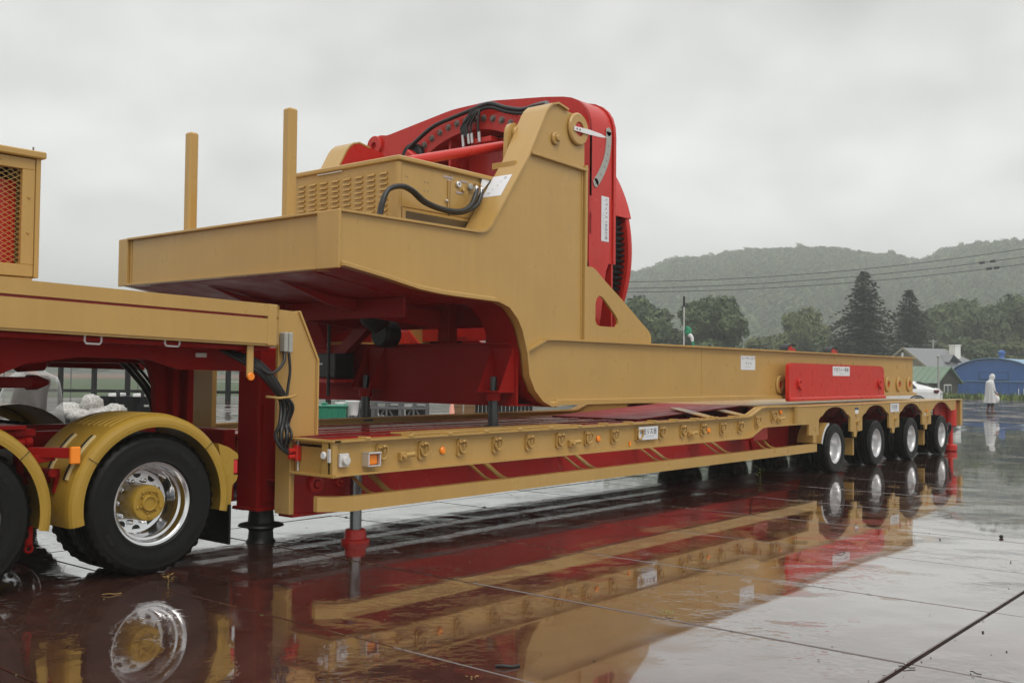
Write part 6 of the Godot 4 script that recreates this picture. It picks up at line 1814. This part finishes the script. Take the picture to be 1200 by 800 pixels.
	for a in sp:
		solo("pebble", MB.new().ball(Vector3(a[0], a[2] * 0.5, a[1]), Vector3(a[2], a[2] * 0.6, a[2] * 0.8), 10, 7, func(u): return 1.0 + 0.2 * bag_n.get_noise_3d(u.x * 2, u.y * 2, u.z * 2 + a[2] * 50)), M.dark_steel, a[3], "pebble", "pebbles on the slabs")

# scraps, seeds and grit that the rain has washed together, mostly along the joints
func litter() -> void:
	rng.seed = 808
	var b := MB.new()
	for i in 900:
		var x := rng.randf_range(1.0, 20.0)
		var z := rng.randf_range(-9.5, -0.4)
		if rng.randf() < 0.6: x = 0.80 + 1.57 * roundf((x - 0.80) / 1.57) + rng.randfn() * 0.025
		elif rng.randf() < 0.3: z = -1.83 + rng.randfn() * 0.03
		var s := rng.randf_range(0.0015, 0.0055) * (2.0 if rng.randf() < 0.04 else 1.0)
		b.col = [Color(0.02, 0.015, 0.01), Color(0.10, 0.075, 0.03), Color(0.05, 0.04, 0.03), Color(0.12, 0.13, 0.03)][rng.randi() % 4]
		var a := rng.randf() * TAU
		var d := Vector3(cos(a), 0, sin(a)) * s * rng.randf_range(1.0, 3.0)
		var e := Vector3(-sin(a), 0, cos(a)) * s
		var p := Vector3(x, 0.0015, z)
		var t := p + Vector3(0, s * 0.8, 0)
		for q in [[p - d, p + e], [p + e, p + d], [p + d, p - e], [p - e, p - d]]:
			var n: Vector3 = ((q[0] + q[1]) * 0.5 - p + Vector3(0, s, 0)).normalized()
			b.t3(q[0], q[1], t, n, n, n)
	var m := mat(Color.WHITE, 0.5)
	m.vertex_color_use_as_albedo = true
	var o := obj("washed_grit", b, m)
	o.set_meta("kind", "stuff")
	tag(o, "grit, seeds and leaf scraps washed along the slab joints", "grit")

func weed(called: String, at: Vector3, h: float, n: int, m: Material, label: String, sd: int) -> void:
	rng.seed = sd * 31
	var o := thing(called, label, "weed" if called == "weed" else "leaves", at)
	for k in n:
		var a := rng.randf() * TAU
		var d := Vector3(cos(a), 0, sin(a))
		var s := Vector3(-d.z, 0, d.x)
		var u := rng.randf_range(0.1, 1.0)
		var b := MB.new()
		var c := Vector3(0, h * u, 0) + d * h * 0.12
		if called != "weed": c = d * h * rng.randf_range(0.2, 1.4) + Vector3(0, 0.004 + 0.01 * rng.randf(), 0)
		var l := h * rng.randf_range(0.25, 0.5) + 0.006
		var tip := c + d * l + Vector3(0, l * rng.randf_range(0.1, 0.7) * (1.0 if called == "weed" else 0.3), 0)
		var mid := (c + tip) * 0.5 + Vector3(0, l * 0.1, 0)
		var nn := Vector3.UP
		b.t3(c, mid + s * l * 0.25, tip, nn, nn, nn)
		b.t3(c, mid - s * l * 0.25, tip, nn, nn, nn)
		obj("leaf", b, m, o, true)
	if called == "weed":
		obj("stem", MB.new().tube([Vector3(0, -0.01, 0), Vector3(h * 0.06, h * 0.5, 0), Vector3(0, h, h * 0.05)], [0.004, 0.003, 0.002], 6), m, o, true)

# ---------------------------------------------------------------- people
# a body as one surface: tapered capsules joined smoothly, meshed with surface nets. bone: [from, to, radius, radius, colour]
func nets(b: MB, bones: Array, cell: float, kk: float) -> void:
	var lo := Vector3.INF
	var hi := -Vector3.INF
	for o in bones:
		for e in 2:
			var r: float = o[2 + e] + cell * 3
			lo = lo.min(o[e] - Vector3.ONE * r); hi = hi.max(o[e] + Vector3.ONE * r)
	var n := Vector3i(((hi - lo) / cell).ceil()) + Vector3i.ONE
	var val := PackedFloat32Array()
	val.resize(n.x * n.y * n.z)
	val.fill(10.0)
	var own := PackedByteArray()
	own.resize(val.size())
	var best := PackedFloat32Array()
	best.resize(val.size())
	best.fill(10.0)
	for bi in bones.size():
		var o: Array = bones[bi]
		var a: Vector3 = o[0]
		var d: Vector3 = (o[1] as Vector3) - a
		var ra: float = o[2]
		var rb: float = o[3]
		var l2 := maxf(d.length_squared(), 1e-9)
		var m := Vector3.ONE * (maxf(ra, rb) + kk + cell * 2.5)
		var i0 := Vector3i(((a.min(o[1]) - m - lo) / cell).floor()).max(Vector3i.ZERO)
		var i1 := Vector3i(((a.max(o[1]) + m - lo) / cell).ceil()).min(n - Vector3i.ONE)
		for z in range(i0.z, i1.z + 1):
			for y in range(i0.y, i1.y + 1):
				for x in range(i0.x, i1.x + 1):
					var p := lo + Vector3(x, y, z) * cell - a
					var t := clampf(p.dot(d) / l2, 0.0, 1.0)
					var v := (p - d * t).length() - lerpf(ra, rb, t)
					var i := (z * n.y + y) * n.x + x
					if v < best[i]:
						best[i] = v
						own[i] = bi
					var w := val[i]
					var h := maxf(kk - absf(v - w), 0.0) / kk
					val[i] = minf(v, w) - h * h * kk * 0.25
	var idx := {}
	var pos := []
	var nor := []
	var cl := []
	var st := [1, n.x, n.x * n.y]
	for z in n.z - 1:
		for y in n.y - 1:
			for x in n.x - 1:
				var i := (z * n.y + y) * n.x + x
				var s := 0
				for c in 8:
					if val[i + (c & 1) + (c >> 1 & 1) * n.x + (c >> 2) * n.x * n.y] < 0.0: s += 1
				if s == 0 or s == 8: continue
				var sum := Vector3.ZERO
				var cnt := 0
				for ax in 3:
					for c in 4:
						var o2 := [0, 0, 0]
						o2[(ax + 1) % 3] = c & 1
						o2[(ax + 2) % 3] = c >> 1
						var j: int = i + o2[0] + o2[1] * n.x + o2[2] * n.x * n.y
						var va := val[j]
						var vb := val[j + st[ax]]
						if (va < 0.0) != (vb < 0.0):
							var q := Vector3(o2[0], o2[1], o2[2])
							q[ax] += va / (va - vb)
							sum += q
							cnt += 1
				idx[i] = pos.size()
				pos.append(lo + (Vector3(x, y, z) + sum / cnt) * cell)
				var g := Vector3.ZERO
				for c in 8:
					var w := val[i + (c & 1) + (c >> 1 & 1) * n.x + (c >> 2) * n.x * n.y]
					g += Vector3((c & 1) * 2 - 1, (c >> 1 & 1) * 2 - 1, (c >> 2) * 2 - 1) * w
				nor.append(g.normalized())
				cl.append(bones[own[i]][4])
	for i in idx:
		for ax in 3:
			var va := val[i]
			var vb := val[i + st[ax]]
			if (va < 0.0) == (vb < 0.0): continue
			var u: int = st[(ax + 1) % 3]
			var w: int = st[(ax + 2) % 3]
			if not (idx.has(i - u) and idx.has(i - w) and idx.has(i - u - w)): continue
			var a: int = idx[i]
			var e: int = idx[i - u]
			var f: int = idx[i - u - w]
			var h: int = idx[i - w]
			b.col = cl[a]
			b.q4(pos[a], pos[e], pos[f], pos[h], nor[a], nor[e], nor[f], nor[h])

func hand_bones(w: Vector3, dir: Vector3, side: Vector3, skin: Color) -> Array:
	# palm, four bent fingers and a thumb; side points to the thumb
	var out := []
	var nrm := dir.cross(side)
	out.append([w, w + dir * 0.055, 0.022, 0.026, skin])
	out.append([w + dir * 0.03 + side * 0.018, w + dir * 0.075 + side * 0.022, 0.015, 0.012, skin])
	out.append([w + dir * 0.03 - side * 0.018, w + dir * 0.070 - side * 0.024, 0.015, 0.012, skin])
	var ln := [0.038, 0.043, 0.040, 0.031]
	for k in 4:
		var b: Vector3 = w + dir * 0.078 + side * (0.027 - k * 0.018)
		var m: Vector3 = b + (dir * 0.92 + nrm * 0.4) * ln[k]
		var e: Vector3 = m + (dir * 0.6 + nrm * 0.8) * ln[k] * 0.8
		out.append([b, m, 0.0088, 0.0082, skin])
		out.append([m, e, 0.0082, 0.007, skin])
	out.append([w + dir * 0.02 + side * 0.022, w + dir * 0.05 + side * 0.045 + nrm * 0.012, 0.012, 0.010, skin])
	out.append([w + dir * 0.05 + side * 0.045 + nrm * 0.012, w + dir * 0.078 + side * 0.048 + nrm * 0.03, 0.010, 0.008, skin])
	return out

# stands at the origin and looks along +x; tall: standing height; bow: how far the head is bent down
func make_person(o: Node3D, tall: float, bow: float, step: float, arm_fwd: float, cloth: Color, leg: Color, shoe: Color, sd: int, hem: float, veil: float, wide: float) -> void:
	rng.seed = sd
	var skin := Color(0.34, 0.20, 0.14)
	var s := tall / 1.70
	var v := func(x: float, y: float, z: float) -> Vector3: return Vector3(x, y, z) * s
	var bn := []
	for k in 2:
		var sg := -1.0 if k == 0 else 1.0
		var hip: Vector3 = v.call(0, 0.88, 0.09 * sg)
		var kn: Vector3 = v.call(0.02 + step * sg * 0.5, 0.47, 0.095 * sg)
		var an: Vector3 = v.call(-0.02 + step * sg, 0.09, 0.10 * sg)
		bn.append([hip, kn, 0.085 * s, 0.058 * s, cloth])
		var sk: Vector3 = kn.lerp(an, 0.35)
		bn.append([kn, sk, 0.060 * s, 0.056 * s, cloth])
		bn.append([sk, an + Vector3(0, 0.04, 0), 0.052 * s, 0.038 * s, leg])
		bn.append([an + v.call(-0.03, -0.045, 0), an + v.call(0.15, -0.052, 0.02 * sg), 0.042 * s, 0.034 * s, shoe])
	bn.append([v.call(0, 0.90, -0.06), v.call(0, 0.90, 0.06), 0.125 * s, 0.125 * s, cloth])
	bn.append([v.call(0, 0.92, 0), v.call(0.0, 1.12, 0), 0.125 * s, 0.115 * s, cloth])
	bn.append([v.call(0, 1.12, -0.03), v.call(-0.01, 1.32, -0.07), 0.115 * s, 0.105 * s, cloth])
	bn.append([v.call(0, 1.12, 0.03), v.call(-0.01, 1.32, 0.07), 0.115 * s, 0.105 * s, cloth])
	bn.append([v.call(-0.01, 1.36, -0.15), v.call(-0.01, 1.36, 0.15), 0.06 * s, 0.06 * s, cloth])
	bn.append([v.call(-0.01, 1.38, 0), v.call(0.02 + bow * 0.05, 1.50, 0), 0.055 * s, 0.05 * s, skin])
	var hands := []
	for k in 2:
		var sg := -1.0 if k == 0 else 1.0
		var sh: Vector3 = v.call(-0.01, 1.36, 0.17 * sg)
		var el: Vector3 = v.call(-0.03 + arm_fwd * 0.3, 1.08, 0.21 * sg)
		var wr: Vector3 = v.call(0.06 + arm_fwd, 0.86 + arm_fwd * 0.3, 0.21 * sg)
		bn.append([sh, el, 0.05 * s, 0.04 * s, cloth])
		bn.append([el, wr, 0.04 * s, 0.028 * s, cloth if arm_fwd < 0.2 else skin])
		hands.append([wr, (wr - el).normalized(), Vector3(0.9, 0.3, 0)])
	var b := MB.new()
	nets(b, bn, 0.022, 0.05)
	for h in hands:
		var sd2: Vector3 = (h[2] - h[1] * (h[2] as Vector3).dot(h[1])).normalized()
		nets(b, hand_bones(h[0], h[1], sd2, skin), 0.006, 0.012)
	# head
	var hc: Vector3 = v.call(0.045 + bow * 0.09, 1.60 - bow * 0.02, 0)
	var fw := Vector3(cos(bow * 0.7), -sin(bow * 0.7), 0)
	var hu := Vector3(sin(bow * 0.7), cos(bow * 0.7), 0)
	var hair := Color(0.012, 0.010, 0.009)
	var hb := [[hc + hu * 0.035 - fw * 0.025, hc + hu * 0.03 + fw * 0.02, 0.092 * s, 0.086 * s, skin], [hc + hu * 0.055 - fw * 0.035, hc + hu * 0.055, 0.088 * s, 0.080 * s, hair], [hc - hu * 0.03 + fw * 0.02, hc - hu * 0.075 + fw * 0.045, 0.068 * s, 0.038 * s, skin],
		[hc + hu * 0.012 + fw * 0.092, hc - hu * 0.022 + fw * 0.112, 0.010, 0.013, skin], [hc - hu * 0.055 + fw * 0.088 - Vector3(0, 0, 0.018), hc - hu * 0.055 + fw * 0.088 + Vector3(0, 0, 0.018), 0.009, 0.009, Color(0.28, 0.10, 0.08)]]
	for sg in [-1.0, 1.0]:
		hb.append([hc + hu * 0.012 + fw * 0.086 + Vector3(0, 0, 0.032 * sg), hc + hu * 0.012 + fw * 0.090 + Vector3(0, 0, 0.034 * sg), 0.010, 0.009, Color(0.02, 0.015, 0.012)])
		hb.append([hc + hu * 0.035 + fw * 0.088 + Vector3(0, 0, 0.018 * sg), hc + hu * 0.034 + fw * 0.082 + Vector3(0, 0, 0.045 * sg), 0.007, 0.006, hair])
		hb.append([hc + hu * 0.02 - fw * 0.01 + Vector3(0, 0, 0.086 * sg), hc - hu * 0.025 - fw * 0.005 + Vector3(0, 0, 0.084 * sg), 0.014, 0.010, skin])
	nets(b, hb, 0.007, 0.014)
	var bm := mat(Color.WHITE, 0.6)
	bm.vertex_color_use_as_albedo = true
	obj("body", b, bm, o, true)
	# the poncho: a hooded sheet that falls from head and shoulders in folds
	var pm := mat(lin(0.74, 0.75, 0.76), 0.25)
	pm.transparency = BaseMaterial3D.TRANSPARENCY_ALPHA
	pm.albedo_color.a = veil
	pm.cull_mode = BaseMaterial3D.CULL_DISABLED
	var nf := noise(FastNoiseLite.TYPE_SIMPLEX_SMOOTH, 1.0, 3, sd)
	var rows := [[1.785, 0.02, 0.02, 0.0], [1.77, 0.07, 0.065, 0.0], [1.71, 0.118, 0.108, 0.0], [1.63, 0.134, 0.120, 0.05], [1.55, 0.122, 0.108, 0.06], [1.49, 0.112, 0.105, 0.03], [1.45, 0.120, 0.140, 0.0], [1.41, 0.145, 0.205, 0.0], [1.35, 0.160, 0.240, 0.0], [1.22, 0.170, 0.262, 0.0], [1.05, 0.180, 0.272, 0.0], [0.85, 0.190, 0.278, 0.0], [0.60, 0.205, 0.285, 0.0], [hem, 0.220, 0.288, 0.0]]
	var seg := 48
	var ring := []
	for i in rows.size():
		var r: Array = rows[i]
		var head := clampf((r[0] - 1.42) / 0.12, 0, 1)
		var cx: float = (0.03 + bow * 0.10) * head * s + 0.01 - 0.02 * (1.0 - head)
		var line := []
		for k in seg:
			var a := TAU * k / seg
			var drop := clampf((1.35 - r[0]) / 0.8, 0, 1)
			var fold := 1.0 + (0.13 * sin(a * 9.0 + 2.0 * nf.get_noise_2d(a * 2.0, r[0] * 3.0)) + 0.16 * nf.get_noise_3d(cos(a) * 2.2, r[0] * 1.6, sin(a) * 2.2)) * drop + 0.05 * nf.get_noise_3d(cos(a) * 5.0, r[0] * 9.0, sin(a) * 5.0)
			var open := 1.0
			if r[3] > 0.0: open = 1.0 - 0.42 * pow(maxf(0.0, cos(a)), 6.0)   # the hood is open at the face
			line.append(Vector3(cx + r[1] * s * cos(a) * fold * open * lerpf(wide, 1.0, head) + arm_fwd * 0.45 * maxf(0, cos(a)) * clampf(1.0 - absf(r[0] - 0.98) / 0.4, 0, 1), r[0] * s + 0.02 * nf.get_noise_2d(a * 3.0, 7.0) * drop - bow * 0.06 * head * s, r[2] * s * sin(a) * fold * lerpf(wide, 1.0, head)))
		ring.append(line)
	var pb := MB.new()
	var nrm := []
	for i in rows.size():
		var ln := []
		for k in seg:
			var d1: Vector3 = ring[i][(k + 1) % seg] - ring[i][(k + seg - 1) % seg]
			var d2: Vector3 = ring[mini(i + 1, rows.size() - 1)][k] - ring[maxi(i - 1, 0)][k]
			ln.append(d2.cross(d1).normalized() * (1.0 if d2.cross(d1).dot(ring[i][k] - Vector3(0, ring[i][k].y, 0)) > 0 else -1.0))
		nrm.append(ln)
	for i in rows.size() - 1:
		for k in seg:
			var j := (k + 1) % seg
			pb.q4(ring[i][k], ring[i][j], ring[i + 1][j], ring[i + 1][k], nrm[i][k], nrm[i][j], nrm[i + 1][j], nrm[i + 1][k])
	obj("poncho", pb, pm, o, true)

func build_people() -> void:
	var a := thing("person", "person in a white hooded rain poncho and dark shorts standing far out on the yard", "person", Vector3(47.1, 0, -12.17))
	make_person(a, 1.64, 0.45, 0.06, 0.10, Color(0.02, 0.02, 0.024), Color(0.16, 0.07, 0.055), Color(0.12, 0.04, 0.035), 5, 0.46, 0.75, 1.0)
	a.rotation.y = deg_to_rad(-54)
	var hb := thing("carrier_bag", "white carrier bag hanging by the poncho wearer's hand", "bag", Vector3(47.22, 0.40, -11.95))
	var bn := noise(FastNoiseLite.TYPE_SIMPLEX_SMOOTH, 1.5, 2, 4)
	obj("bag_body", MB.new().ball(Vector3(0, 0.20, 0), Vector3(0.09, 0.17, 0.12), 20, 14, func(u): return 1.0 + 0.2 * bn.get_noise_3d(u.x, u.y * 2.0, u.z)), M.white, hb, true)
	obj("bag_handle", MB.new().tube(bez([Vector3(0, 0.36, -0.06), Vector3(0, 0.50, -0.02), Vector3(0, 0.50, 0.02), Vector3(0, 0.36, 0.06)], 4), 0.01, 6), M.white, hb, true)
	var c := thing("person", "person in a clear rain poncho over brown clothes, behind the tractor with the head hidden", "person", Vector3(4.98, 0, -10.5))
	make_person(c, 1.70, 0.2, 0.05, 0.28, Color(0.045, 0.03, 0.022), Color(0.03, 0.03, 0.035), Color(0.02, 0.02, 0.02), 9, 0.55, 0.18, 1.3)
	c.rotation.y = deg_to_rad(115)
